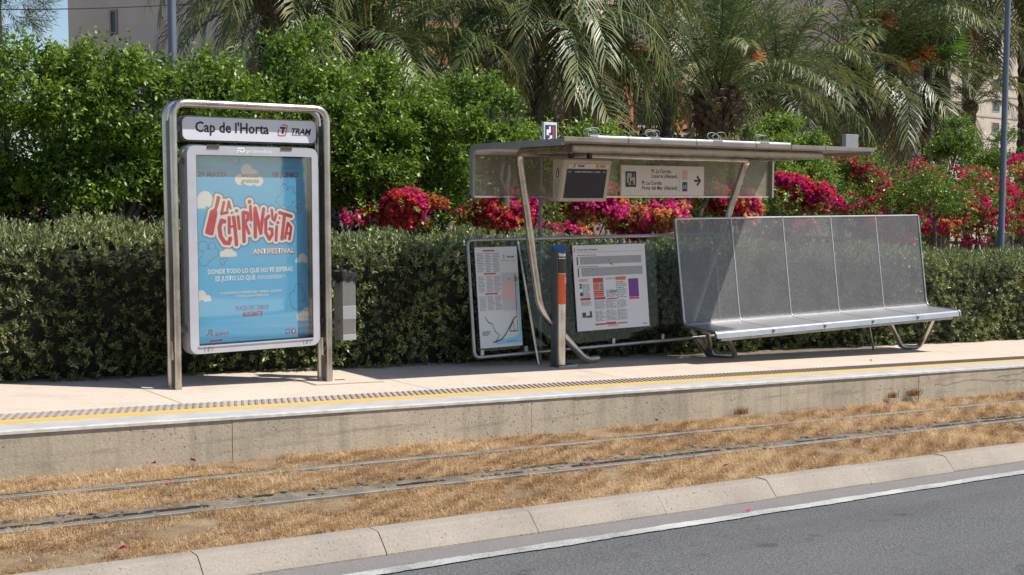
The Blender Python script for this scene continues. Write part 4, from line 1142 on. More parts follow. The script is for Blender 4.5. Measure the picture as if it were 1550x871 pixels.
m = MB(); stroke(m, [(1.66 * pi + .38 * math.cos(a), .610 + .036 * math.sin(a)) for a in np.linspace(0, 2 * pi, 20)], .07, onshell(.004))
m = MB(); f_ = onshell(.004); 
ring = [(1.66 * pi + .42 * math.cos(a), .610 + .034 * math.sin(a)) for a in np.linspace(0, 2 * pi, 22)]; ring2 = [(1.66 * pi + .30 * math.cos(a), .610 + .025 * math.sin(a)) for a in np.linspace(0, 2 * pi, 22)]
m.add([f_(*q) for q in ring] + [f_(*q) for q in ring2], [(i, i + 1, 23 + i, 22 + i) for i in range(21)])
m.add([f_(1.66 * pi + a, z) for a, z in ((-.09, .592), (.09, .592), (.09, .630), (-.09, .630))], [(0, 1, 2, 3)])
m.build('ring_symbol', WHITEP, bo, recalc=False)
m = MB(); m.add([f_(1.70 * pi + .27 * math.cos(a), .487 + .024 * math.sin(a)) for a in np.linspace(0, 2 * pi, 18)[:-1]], [tuple(range(17))]); m.build('round_symbol', plain('symbol_blue', (.10, .08, .30), .5), bo, recalc=False)
m = MB(); m.box(8.30, 8.56, 10.62, 10.80, gzb - .02, gzb + .022, c=.004); m.build('base_plate', STEELD, bo)

# ================================================================ VEGETATION
def unit(a): return a / np.maximum(np.linalg.norm(a, axis=-1, keepdims=True), 1e-9)

def leaves(P, D, Lf, Wf, fold=0.18, droop=0.0):
    """diamond leaves from base points P along unit directions D"""
    n = len(P)
    r = rng.normal(0, 1, (n, 3)) + np.array([0, 0, 1.2])
    S = unit(np.cross(D, r)); Nn = unit(np.cross(S, D))
    L = np.broadcast_to(np.asarray(Lf, float), (n,))[:, None]; W = np.broadcast_to(np.asarray(Wf, float), (n,))[:, None]
    mid = P + D * L * 0.5 - Nn * L * fold * .3
    V = np.stack([P, mid + S * W * .5 + Nn * W * fold, P + D * L - Nn * L * droop, mid - S * W * .5 + Nn * W * fold], 1)
    return V.reshape(-1, 3), np.arange(4 * n).reshape(-1, 4)

def spray_leaves(P, D, per, tw, Lf, Wf, ang=(0.6, 1.2), droop=0.15, tint=None, tvar=.12):
    """a twig of length tw along D with `per` leaves"""
    n = len(P)
    k = np.tile(np.arange(per), n); Pb = np.repeat(P, per, 0); Db = np.repeat(D, per, 0)
    t = (k + .5) / per
    r = unit(np.cross(Db, np.array([0.3, 0.2, 1.0]))); q = np.cross(Db, r)
    az = k * 2.4 + np.repeat(rng.uniform(0, 6.28, n), per)
    a = rng.uniform(ang[0], ang[1], n * per)
    ld = unit(Db * np.cos(a)[:, None] + (r * np.cos(az)[:, None] + q * np.sin(az)[:, None]) * np.sin(a)[:, None] - np.array([0, 0, droop]))
    base = Pb + Db * (t * tw)[:, None] - np.array([0, 0, .10]) * ((t * tw) ** 2)[:, None] * 3
    V, F = leaves(base, ld, Lf * rng.uniform(.7, 1.2, n * per), Wf * rng.uniform(.75, 1.2, n * per))
    T = np.clip(np.repeat(tint if tint is not None else rng.uniform(.1, .9, n), per) + rng.normal(0, tvar, n * per), 0, 1)
    return V, F, T

def lobe_points(lobes, n, shell=(.72, 1.04), clump=1.0, bottom=-.75):
    """points near the surfaces of a set of ellipsoid lobes, thinned into clumps"""
    C = np.array([l[:3] for l in lobes], float); R = np.array([[l[3], l[3], l[4] if len(l) > 4 else l[3] * .8] for l in lobes], float)
    w_ = R[:, 0] ** 2; i = rng.choice(len(lobes), n * 3, p=w_ / w_.sum())
    d = unit(rng.normal(0, 1, (n * 3, 3)))
    P = C[i] + d * R[i] * rng.uniform(shell[0], shell[1], n * 3)[:, None]
    q = ((P[:, None, :] - C[None]) / R[None]); inside = ((q ** 2).sum(-1) < .42).any(1)
    f = np.sin(P[:, 0] * 7.1 + 2 * np.sin(P[:, 2] * 5.3)) + np.sin(P[:, 1] * 6.3 + P[:, 2] * 8.7) + np.sin(P[:, 0] * 13.7 - P[:, 2] * 11.1 + P[:, 1] * 9) * .6
    big = np.sin(P[:, 0] * 2.9 + 1.7 * np.sin(P[:, 2] * 3.1)) + np.sin(P[:, 2] * 4.2 + P[:, 1] * 2.3 + P[:, 0] * 1.3)
    keep = ~inside & (big + rng.normal(0, .25, n * 3) > (-1.15 if clump < .9 else -9)) & (f + rng.normal(0, .5, n * 3) > -1.0 * clump) & (d[:, 2] > bottom)
    P, d, f = P[keep][:n], d[keep][:n], f[keep][:n]
    return P, unit(d + rng.normal(0, .45, d.shape) + np.array([0, 0, .25])), f

def join(parts):
    V = []; F = []; T = []; o = 0
    for v, f, t in parts:
        V.append(v); F.append(f + o); T.append(t); o += len(v)
    return np.concatenate(V), np.concatenate(F), np.concatenate(T)

# ---- the clipped hedge
HX0, HX1 = -1.0, 26.0
hprof = np.array([(11.36, -.02), (11.26, .25), (11.225, .6), (11.19, .92), (11.185, 1.08), (11.24, 1.22), (11.42, 1.315), (11.85, 1.35), (12.35, 1.33), (12.55, 1.20), (12.62, .8)])
seg = np.linalg.norm(np.diff(hprof, axis=0), axis=1); cum = np.concatenate([[0], np.cumsum(seg)])
def hedge_at(s, x):
    y = np.interp(s, cum, hprof[:, 0]); z = np.interp(s, cum, hprof[:, 1])
    e = 1e-3
    ty = np.interp(s + e, cum, hprof[:, 0]) - np.interp(s - e, cum, hprof[:, 0]); tz = np.interp(s + e, cum, hprof[:, 1]) - np.interp(s - e, cum, hprof[:, 1])
    nrm = unit(np.stack([0 * x, -tz, ty], 1))
    wob = .05 * np.sin(x * 1.7 + .6 * np.sin(x * 3.9)) * (s > 1.0) + .035 * np.sin(x * 2.3 + s * 3) + .03 * np.sin(x * 5.9 - s * 4.1 + 1) + .02 * np.sin(x * 11 + s * 9)
    P = np.stack([x, y, z - K * x], 1) + nrm * wob[:, None]
    return P, nrm, wob
hedge = thing('clipped_hedge', 'long clipped evergreen hedge running behind the whole platform', 'hedge', (12, 11.9, gz(12)))
n = 21000
s_ = rng.uniform(0, cum[8], n); x_ = rng.uniform(HX0 + .6, 23.5, n)
P, nr, wob = hedge_at(s_, x_)
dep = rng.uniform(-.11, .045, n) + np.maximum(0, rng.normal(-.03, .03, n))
P = P + nr * dep[:, None]
topm = nr[:, 2] > .55
D = unit(nr * .8 + rng.normal(0, .5, nr.shape) + np.array([0, -.05, .45]))
D[topm] = unit(nr[topm] * .4 + rng.normal(0, .38, (topm.sum(), 3)) + np.array([0, 0, 1.0]))
brown = (np.sin(x_ * 3.1 + 1.0) + np.sin(x_ * 7.7) + np.sin(s_ * 9 + x_ * 2) > 2.35) & (s_ > .9)
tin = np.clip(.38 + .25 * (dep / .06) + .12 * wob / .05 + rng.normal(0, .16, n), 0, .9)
tin[topm] = np.clip(tin[topm] + .26, 0, .93)  # top leaves tinted paler, standing in for sunlight on the hedge top
zone = np.sin(x_ * 1.1 + s_ * 1.7) + np.sin(x_ * 2.9 - s_ * 2.3 + 1.2)
tin = np.clip(tin + .10 * zone, 0, .93); yel = (zone > 1.1) & (rng.random(n) < .35); tin[yel] = .925
tin[brown] = rng.uniform(.93, 1.0, brown.sum())
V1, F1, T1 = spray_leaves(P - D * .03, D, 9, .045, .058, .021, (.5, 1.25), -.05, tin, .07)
# upright new shoots along the top
n = 2600
s_ = rng.uniform(cum[4], cum[8], n); x_ = rng.uniform(HX0 + .6, 23.5, n)
P, nr, wob = hedge_at(s_, x_)
D = unit(rng.normal(0, .22, (n, 3)) + np.array([0, 0, 1.0]))
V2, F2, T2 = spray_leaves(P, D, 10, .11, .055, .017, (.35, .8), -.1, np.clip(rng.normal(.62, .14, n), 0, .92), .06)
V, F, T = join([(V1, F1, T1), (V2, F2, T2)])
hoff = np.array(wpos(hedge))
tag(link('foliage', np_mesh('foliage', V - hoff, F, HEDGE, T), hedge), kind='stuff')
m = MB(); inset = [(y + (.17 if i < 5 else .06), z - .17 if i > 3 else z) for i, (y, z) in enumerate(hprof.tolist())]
m.bar(HX0, HX1, [(a, b) for a, b in inset] + [(12.62, -.02)], nx=60); m.build('dark_core', plain('hedge_core_shade', (.022, .022, .014), .95, 0, .4, 12), hedge)  # solid dark core put in for the shaded inside, stops see-through
n = 900
twv = []

# ---- broad-leaved trees
def limb(mb, a, b, r0, r1, wob=.12, n=6):
    a, b = Vector(a), Vector(b); L = (b - a).length
    pts = []; rad = []
    for i in range(n + 1):
        t = i / n; q = a.lerp(b, t)
        if 0 < i < n: q += Vector((random.uniform(-1, 1), random.uniform(-1, 1), random.uniform(-.5, .8))) * wob * L * .35
        pts.append(q); rad.append(r0 + (r1 - r0) * t)
    mb.tube(pts, rad, 7)

def clumps(lobes, k, f=.42):
    out = []
    for l in lobes:
        rz = l[4] if len(l) > 4 else l[3] * .8
        for _ in range(k):
            d = Vector((random.gauss(0, 1), random.gauss(-.35, 1), random.gauss(.15, 1))).normalized()
            r = l[3] * f * random.uniform(.6, 1.25)
            out.append((l[0] + d.x * (l[3] - r * .6), l[1] + d.y * (l[3] - r * .6), l[2] + d.z * (rz - r * .4), r, r * .72))
    return out

def broad_tree(name, label, cat, group, x, y, lobes, nspray, mat=LEAF, leaf=(.072, .031), per=18, trunk_r=.07, fork=None, clump=.55, tw=.36, bark=BARK, bias=0.0, bottom=-.75, zb=None, sub=6):
    """lobes in world coordinates (x, y, z, r, rz)"""
    z0 = gz(x, -.05) if zb is None else zb
    t = thing(name, label, cat, (x, y, z0), group)
    top = max(l[2] for l in lobes); cx_ = sum(l[0] for l in lobes) / len(lobes); cy_ = sum(l[1] for l in lobes) / len(lobes)
    fz = fork if fork is not None else z0 + (top - z0) * .45
    f = Vector((x + (cx_ - x) * .3, y + (cy_ - y) * .3, fz))
    m = MB(); limb(m, (x, y, z0), f, trunk_r, trunk_r * .75, .06); m.build('trunk', bark, t)
    for l in lobes:
        m = MB(); e = Vector((l[0], l[1], l[2] + .15 * l[3])); limb(m, f, e, trunk_r * .55, trunk_r * .14, .16)
        for _ in range(4):
            d = Vector((random.gauss(0, 1), random.gauss(0, 1), random.gauss(.5, .6))).normalized()
            s = f.lerp(e, random.uniform(.5, .95)); limb(m, s, e + d * l[3] * .9, trunk_r * .2, .006, .14, 4)
        m.build('limb', bark, t)
    P, D, ff = lobe_points(clumps(lobes, sub, .55) if sub else lobes, int(nspray * .62), (.35, 1.08), clump=clump, bottom=bottom)
    if sub:
        k = int(len(P) * .045); top_l = sorted(lobes, key=lambda l: -l[2])[:4]
        Q = np.array([[l[0] + random.gauss(0, .5) * l[3], l[1] + random.gauss(0, .5) * l[3], l[2] + (l[4] if len(l) > 4 else l[3]) * random.uniform(.45, 1.0)] for l in (random.choice(top_l) for _ in range(k))])
        P = np.concatenate([P, Q]); D = np.concatenate([D, unit(rng.normal(0, .42, (k, 3)) + np.array([0, -.1, .95]))]); ff = np.concatenate([ff, rng.uniform(.5, 2, k)])
    V, F, T = spray_leaves(P - D * tw * .6, D, per, tw * rng.uniform(.6, 1.3, len(P) * per), leaf[0], leaf[1], (.55, 1.15), .25, np.clip(.48 + bias + .08 * ff + rng.normal(0, .17, len(P)), 0, 1), .13)
    tag(link('crown', np_mesh('crown', V - np.array(t.location), F, mat, T), t), kind='stuff')
    return t

GT = 'green leafy trees behind the hedge'
broad_tree('leafy_tree', 'bright green leafy tree at the far left of the hedge, crossed by bare twigs', 'tree', GT, 2.9, 14.6,
           [(2.6, 14.2, 2.65, .95, .6), (3.45, 14.1, 2.75, .7, .45), (3.6, 14.85, 1.9, .85, .5), (2.4, 14.9, 1.75, .9, .55), (3.0, 14.9, 3.1, .5, .3)], 4200)
broad_tree('leafy_tree', 'bright green leafy tree in front of the beige tower, left of the totem', 'tree', GT, 4.7, 14.7,
           [(4.45, 14.2, 2.65, .8, .5), (5.3, 14.15, 2.6, .75, .45), (4.7, 14.85, 1.85, .95, .5), (5.6, 14.85, 1.85, .85, .5), (4.3, 14.6, 2.85, .5, .3), (5.3, 14.5, 2.9, .4, .25)], 5000)
broad_tree('leafy_tree', 'tall green leafy tree directly above the station totem', 'tree', GT, 6.6, 14.6,
           [(6.3, 14.5, 2.45, .8, .5), (7.1, 14.3, 2.6, .75, .5), (6.3, 14.6, 1.9, .85, .55), (7.2, 14.45, 1.9, .8, .5), (6.0, 14.6, 3.0, .4, .3), (6.9, 14.5, 3.2, .5, .4)], 5000)
broad_tree('leafy_tree', 'tall green leafy tree right of the totem with a spiky top shoot', 'tree', GT, 8.0, 14.5,
           [(7.7, 14.4, 2.75, .7, .5), (8.4, 14.3, 2.35, .75, .5), (7.9, 14.4, 1.95, .8, .5), (8.5, 14.4, 1.9, .6, .45), (7.35, 14.5, 3.4, .22, .45), (8.1, 14.5, 3.1, .45, .35), (8.75, 14.5, 2.75, .45, .35)], 4600)
broad_tree('leafy_tree', 'open dark-trunked leafy tree behind the left end of shelter roof', 'tree', GT, 9.45, 14.9,
           [(9.3, 14.7, 2.45, .6, .45), (9.9, 14.8, 2.75, .5, .38), (9.1, 14.5, 1.9, .65, .45), (9.9, 14.6, 3.0, .35, .3), (10.3, 14.7, 2.25, .45, .3), (9.35, 14.8, 2.9, .35, .3)], 2300, clump=.75, trunk_r=.10)
broad_tree('leafy_tree', 'low yellow-green leafy tree top showing above the middle of the roof', 'tree', GT, 11.6, 14.8,
           [(11.1, 14.7, 2.2, .5, .32), (11.9, 14.7, 2.3, .55, .35), (12.5, 14.7, 2.15, .45, .3), (11.5, 14.5, 1.7, .7, .4), (10.6, 14.7, 2.35, .35, .25)], 1900, bias=.2, clump=.8)
broad_tree('leafy_tree', 'round yellow-green leafy tree behind the right end of shelter roof', 'tree', GT, 16.1, 15.2,
           [(16.3, 15.1, 2.45, .5, .32), (17.1, 15.1, 2.4, .55, .32), (16.9, 15.2, 2.75, .35, .25), (16.9, 14.9, 1.95, .6, .4)], 2400, bias=.2)
broad_tree('leafy_tree', 'grey-green leafy tree at the right edge between palms and lamp post', 'tree', GT, 24.2, 17.2,
           [(25.0, 17.1, 2.6, .6, .45), (25.9, 17.0, 2.3, .6, .4), (25.4, 17.2, 3.1, .4, .3), (26.9, 17.1, 2.7, .6, .45)], 1500, bias=-.05, leaf=(.07, .028))
# dark shrubs in the shaded area under the left trees, leftmost added against pale gaps
for i, (a, b, lab) in enumerate(((.2, 2.2, 'dark shrub added at the left edge of the view, closing a pale gap under the trees'), (2.0, 4.6, 'dark shady shrub under the trees between left edge and totem'), (4.4, 7.0, 'dark shady shrub under the trees behind the totem'), (6.8, 9.2, 'dark shady shrub under the trees left of the red flowers'))):
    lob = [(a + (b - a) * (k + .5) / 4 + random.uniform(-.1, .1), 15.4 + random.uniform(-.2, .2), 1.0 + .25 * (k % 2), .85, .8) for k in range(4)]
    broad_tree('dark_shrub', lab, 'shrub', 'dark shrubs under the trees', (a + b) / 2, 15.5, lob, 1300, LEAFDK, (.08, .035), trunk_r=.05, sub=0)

# ---- palms
def frond_mesh(seed, L, e0, sag, dead=0.0, n=48, lw=.034, ll=.54, hang=.25):
    r = np.random.default_rng(seed)
    ns = 16; t = np.linspace(0, 1, ns); ang = math.radians(e0) - math.radians(sag) * t ** 1.4
    dx = np.cos(ang) * L / (ns - 1); dz = np.sin(ang) * L / (ns - 1)
    X = np.concatenate([[0], np.cumsum(dx)[:-1]]); Z = np.concatenate([[0], np.cumsum(dz)[:-1]])
    Yb = np.cumsum(r.normal(0, .012, ns)) * L / 3
    V = []; F = []; T = []
    # rachis: three-sided taper
    for i in range(ns):
        rad = .032 * (1 - t[i]) + .004
        nx_, nz_ = -math.sin(ang[i]), math.cos(ang[i])
        V += [(X[i] + nx_ * rad * .6, Yb[i], Z[i] + nz_ * rad * .6), (X[i] - nx_ * rad * .5, Yb[i] + rad, Z[i] - nz_ * rad * .5), (X[i] - nx_ * rad * .5, Yb[i] - rad, Z[i] - nz_ * rad * .5)]
    for i in range(ns - 1):
        for k in range(3): F.append((3 * i + k, 3 * i + (k + 1) % 3, 3 * i + 3 + (k + 1) % 3, 3 * i + 3 + k)); T.append(.62 if not dead else .95)
    for side in (-1, 1):
        for j in range(n):
            u = .10 + .90 * (j + r.uniform(-.3, .3)) / n
            u = min(max(u, .08), 1)
            q = np.array([np.interp(u, t, X), np.interp(u, t, Yb), np.interp(u, t, Z)]); a = np.interp(u, t, ang)
            fw = np.array([math.cos(a), 0, math.sin(a)]); upv = np.array([-math.sin(a), 0, math.cos(a)]); sd = np.array([0, side, 0])
            ln = ll * (.45 + .9 * math.sin(math.pi * min(1, .12 + u * .8)) ** .8) * r.uniform(.8, 1.1)
            if u < .16: ln *= .35
            sw = .95 - .45 * u
            d = fw * (1 - sw * .55) + sd * sw + upv * (.35 - hang * .6 + r.normal(0, .12)); d[2] -= hang * (1.1 if dead else .6)
            d += r.normal(0, .07, 3); d /= np.linalg.norm(d)
            d2 = d + np.array([0, 0, -.30 - hang]); d2 /= np.linalg.norm(d2)
            m1 = q + d * ln * .5; tip = m1 + d2 * ln * .5
            wv = np.cross(d, upv); wv = wv / (np.linalg.norm(wv) + 1e-9) * lw * .5
            wv = wv * .8 + upv * lw * .15
            i0 = len(V); V += [q - wv * .6, q + wv * .6, m1 + wv, m1 - wv, tip]
            F += [(i0, i0 + 1, i0 + 2, i0 + 3), (i0 + 3, i0 + 2, i0 + 4, i0 + 4)]
            tb = r.uniform(.10, .62) + (.24 if u > .72 else 0) + dead * .5
            T += [tb, min(1, tb + .08 + dead * .1)]
    F = [f for f in F]
    Vn = np.array(V, float); 
    F4 = np.array([f if f[2] != f[3] else (f[0], f[1], f[2], f[2]) for f in F])
    # the tip faces are triangles: widen them to slim quads
    tri = F4[:, 2] == F4[:, 3]
    extra = Vn[F4[tri, 2]] + np.array([.002, .002, 0]); base = len(Vn)
    Vn = np.concatenate([Vn, extra]); F4[tri, 3] = np.arange(base, base + tri.sum())
    F4[tri] = F4[tri][:, [0, 1, 2, 3]]
    return np_mesh('frond', Vn, F4, PALM, np.clip(np.array(T), 0, 1))
FR = {}
def frond(e, sagk, dead):
    k = (e, sagk, dead)
    if k not in FR:
        FR[k] = [frond_mesh(100 + len(FR) * 3 + s, 1.0 * 3.4, e, {0: 45, 1: 85, 2: 120}[sagk], dead, hang=.18 + .12 * sagk + .25 * dead) for s in range(2)]
    return random.choice(FR[k])

def palm(name, label, group, x, y, zc_, tr, scale, tiers, base_r=None, base_h=.8, dates=(), zb=None, dead=10, seedv=0, fibre=False):
    """tiers: (elevation key, sag key, count)"""
    random.seed(900 + seedv)
    z0 = gz(x, -.05) if zb is None else zb
    t = thing(name, label, 'palm tree', (x, y, z0), group)
    m = MB(); n = max(10, int((zc_ - z0) / .16)); pts = []; rad = []
    for i in range(n + 1):
        pts.append((x + .05 * math.sin(i * .21), y, z0 + (zc_ - base_h * .5 - z0) * i / n)); rad.append(tr * (1.06 if i % 2 else .93) * (1.15 if i < 2 else 1))
    m.tube(pts, rad, 12, smooth=False); m.build('trunk', PBARK, t)
    br = base_r or tr * 1.5
    m = MB()
    prof = [(0, .75), (.25, 1.0), (.55, 1.05), (.85, .8), (1.0, .45)]
    for j in range(15):
        for k in range(13):
            a = 2 * math.pi * (k + .618 * j + random.uniform(-.25, .25)) / 13; u = (j + random.uniform(-.3, .3)) / 15; u = max(0, min(1, u))
            r0 = br * np.interp(u, [q[0] for q in prof], [q[1] for q in prof])
            c = Vector((x + r0 * .85 * math.cos(a), y + r0 * .85 * math.sin(a), zc_ - base_h + base_h * u))
            o_ = Vector((math.cos(a), math.sin(a), 1.1)).normalized(); s = Vector((-math.sin(a), math.cos(a), 0)); h = base_h * random.uniform(.16, .34); wd = br * random.uniform(.13, .2)
            m.add([c - s * wd, c + s * wd, c + s * wd * .7 + o_ * h, c - s * wd * .7 + o_ * h, c - Vector((o_.x, o_.y, 0)) * .12 + Vector((0, 0, h))], [(0, 1, 2, 3), (3, 2, 4), (0, 3, 4), (1, 4, 2)])
    m.tube([(x, y, zc_ - base_h), (x, y, zc_ - base_h * .5), (x, y, zc_)], [br * .72, br * .85, br * .4], 12)
    m.build('crown_base', PBASE, t)
    ga = 0.0
    for e, sg, cnt in tiers:
        for k in range(cnt):
            ga += 2.39996 + random.uniform(-.25, .25)
            o = link('frond', frond(e, sg, 0), t)
            o.location = (br * .35 * math.cos(ga), br * .35 * math.sin(ga), zc_ - z0 - .15 * base_h + (e - 30) / 60 * base_h * .4)
            o.rotation_euler = (random.uniform(-.25, .25), random.uniform(-.15, .15), ga)
            s = scale * random.uniform(.85, 1.1); o.scale = (s, s, s)
    for k in range(dead):
        ga += 2.39996
        o = link('dry_frond', frond(-40, 0, 1), t)
        o.location = (br * .6 * math.cos(ga), br * .6 * math.sin(ga), zc_ - z0 - base_h * .8)
        o.rotation_euler = (0, random.uniform(-.2, .35), ga); s = scale * random.uniform(.45, .7); o.scale = (s, s, s)
    for (ax, el, ln) in dates:
        V = []; F = []; T = []
        d0 = Vector((math.cos(ax) * math.cos(el), math.sin(ax) * math.cos(el), math.sin(el)))
        b0 = Vector((0, 0, zc_ - z0 + .1)); tip = b0 + d0 * ln
        for _ in range(170):
            d = (d0 + Vector((random.gauss(0, .45), random.gauss(0, .45), random.gauss(-.1, .45)))).normalized(); l = ln * random.uniform(.25, .5)
            s = d.orthogonal().normalized() * .012; i0 = len(V); q = tip - d0 * ln * .1
            V += [q - s, q + s, q + d * l + s * .7 + Vector((0, 0, -.25 * l)), q + d * l - s * .7 + Vector((0, 0, -.25 * l))]; F.append((i0, i0 + 1, i0 + 2, i0 + 3)); T.append(random.random())
        s = d0.orthogonal().normalized() * .025; i0 = len(V); V += [b0 - s, b0 + s, tip + s, tip - s]; F.append((i0, i0 + 1, i0 + 2, i0 + 3)); T.append(.5)
        link('date_cluster', np_mesh('date_cluster', np.array([v[:] for v in V]), np.array(F), STALK, np.array(T)), t)
    if fibre:
        V = []; F = []; T = []
        for _ in range(260):
            a = random.uniform(0, 6.28); r0 = br * random.uniform(.6, 1.0); q = Vector((r0 * math.cos(a), r0 * math.sin(a), zc_ - z0 - random.uniform(-.1, 1) * base_h))
            d = Vector((random.gauss(0, .4), random.gauss(0, .4), random.uniform(-1, .6))).normalized() * random.uniform(.15, .4); s = d.orthogonal().normalized() * .012; i0 = len(V)
            V += [q - s, q + s, q + d + s * .3, q + d - s * .3]; F.append((i0, i0 + 1, i0 + 2, i0 + 3)); T.append(random.random() * .4)
        link('fibre_mass', np_mesh('fibre_mass', np.array([v[:] for v in V]), np.array(F), leaf_mat('fibre', [(0, (.10, .035, .025)), (1, (.26, .12, .07))], .8, .1), np.array(T)), t)
    return t

PG = 'date palms in the garden'
FULL = [(80, 0, 5), (60, 1, 8), (40, 1, 9), (20, 1, 9), (0, 1, 7)]
DROOP = [(80, 0, 4), (60, 1, 7), (40, 2, 9), (20, 2, 10), (0, 1, 8), (-25, 0, 5)]
palm('date_palm', 'drooping date palm at the upper left, between the tower and lamp post', PG, 9.5, 20.5, 5.6, .26, .78, DROOP, seedv=1)
palm('date_palm', 'stout date palm with a thick pineapple-shaped crown base above the totem', PG, 11.1, 20, 4.45, .34, 1.0, FULL, base_r=.52, base_h=1.1, dates=((-1.9, 1.2, .8), (-.6, 1.0, .9)), seedv=2)
palm('date_palm', 'slim dark-trunked date palm with long yellow-tipped fronds hanging above the roof', PG, 15.0, 20, 5.2, .21, 1.05, DROOP, base_r=.36, seedv=3)
palm('date_palm', 'date palm with a dark trunk just right of the slim one', PG, 16.4, 20.8, 5.9, .22, 1.05, DROOP, base_r=.36, seedv=4)
palm('date_palm', 'low bushy date palm with upright fronds and a dead grey skirt', PG, 20.2, 20, 3.95, .34, .92, [(80, 0, 9), (60, 0, 10), (40, 1, 9), (20, 1, 7)], base_r=.46, base_h=1.1, dead=34, dates=((-1.0, .8, 1.0),), seedv=5, fibre=True)
palm('date_palm', 'grey tangled date palm between the bushy one and orange dates', PG, 24.4, 22, 4.4, .32, 1.0, FULL, base_r=.5, dead=18, seedv=6)
palm('date_palm', 'wide arching date palm carrying orange date clusters', PG, 30.9, 24, 5.5, .40, 1.35, [(80, 0, 6), (60, 1, 9), (40, 1, 11), (20, 1, 11), (0, 1, 10), (-25, 0, 6)], base_r=.7, base_h=1.3, dead=16, dates=((-2.3, .9, 1.6), (-1.2, .2, 1.4), (-1.9, -.1, 1.5), (-2.9, .3, 1.4), (-.6, .5, 1.3)), seedv=7, fibre=True)
palm('date_palm', 'tallest date palm, its dark trunk rising near the right lamp post', PG, 34.3, 24, 8.4, .24, 1.15, DROOP, base_r=.45, seedv=8)
palm('date_palm', 'tall date palm at the right edge, only hanging fronds in view', PG, 39.0, 24, 8.6, .26, 1.25, DROOP, base_r=.45, seedv=9)
palm('date_palm', 'small young date palm left of the right lamp post', PG, 36.6, 24.5, 4.7, .16, .62, [(80, 0, 5), (60, 1, 7), (40, 1, 7), (20, 1, 5)], base_r=.22, base_h=.4, dead=2, seedv=10)
palm('date_palm', 'shaded date palm in the back row above the roof centre', PG, 26.0, 28, 7.2, .28, 1.25, DROOP, base_r=.45, seedv=11)
palm('date_palm', 'shaded date palm in the back row above the left trees', PG, 14.2, 26, 6.6, .28, 1.2, DROOP, base_r=.45, seedv=12)

palm('street_palm', 'date palm on the near pavement, out of view, placed for frond shadows on the road', 'street palms', 11.2, -2.35, 6.2, .22, .95, [(80, 0, 4), (60, 1, 6), (40, 1, 8), (20, 1, 8), (0, 1, 6)], base_r=.36, zb=gz(11.2, -.33), dead=2, seedv=13)  # unseen palm, inferred from frond shadows on the road
# fan palm
def fan_palm(x, y, zt):
    z0 = gz(x, -.05); t = thing('fan_palm', 'bright green fan palm peeping out between the arching date palm fronds', 'palm tree', (x, y, z0))
    m = MB(); m.tube([(x, y, z0), (x, y, zt - .2)], [.16, .12], 10); m.build('trunk', PBARK, t)
    r = np.random.default_rng(4); V = []; F = []; T = []
    for s in range(17): pass
    for k in range(2):
        V = []; F = []; T = []
        for j in range(19):
            a = math.radians(-85 + 170 * j / 18); d = np.array([math.cos(a) , math.sin(a), .12 * math.cos(3 * a)]); ln = .75 * r.uniform(.9, 1.05); w_ = np.array([-d[1], d[0], 0]) * .045
            q = np.array([.55, 0, 0]); i0 = len(V); V += [q, q + d * ln * .55 + w_, q + d * ln + np.array([0, 0, -.12]), q + d * ln * .55 - w_ + np.array([0, 0, .02])]; F.append((i0, i0 + 1, i0 + 2, i0 + 3)); T.append(r.uniform(.2, 1))
        i0 = len(V); V += [np.array([0, -.012, 0]), np.array([0, .012, 0]), np.array([.56, .012, 0]), np.array([.56, -.012, 0])]; F.append((i0, i0 + 1, i0 + 2, i0 + 3)); T.append(.8)
        me = np_mesh('fan_leaf', np.array(V), np.array(F), FANL, np.array(T)) if k == 0 else me
    for k in range(18):
        o = link('fan_leaf', me, t); o.location = (0, 0, zt - z0); o.rotation_euler = (random.uniform(-.5, .5), -math.radians(random.uniform(0, 75)), k * 2.4); o.scale = (1.2,) * 3
fan_palm(32.4, 23.2, 5.7)

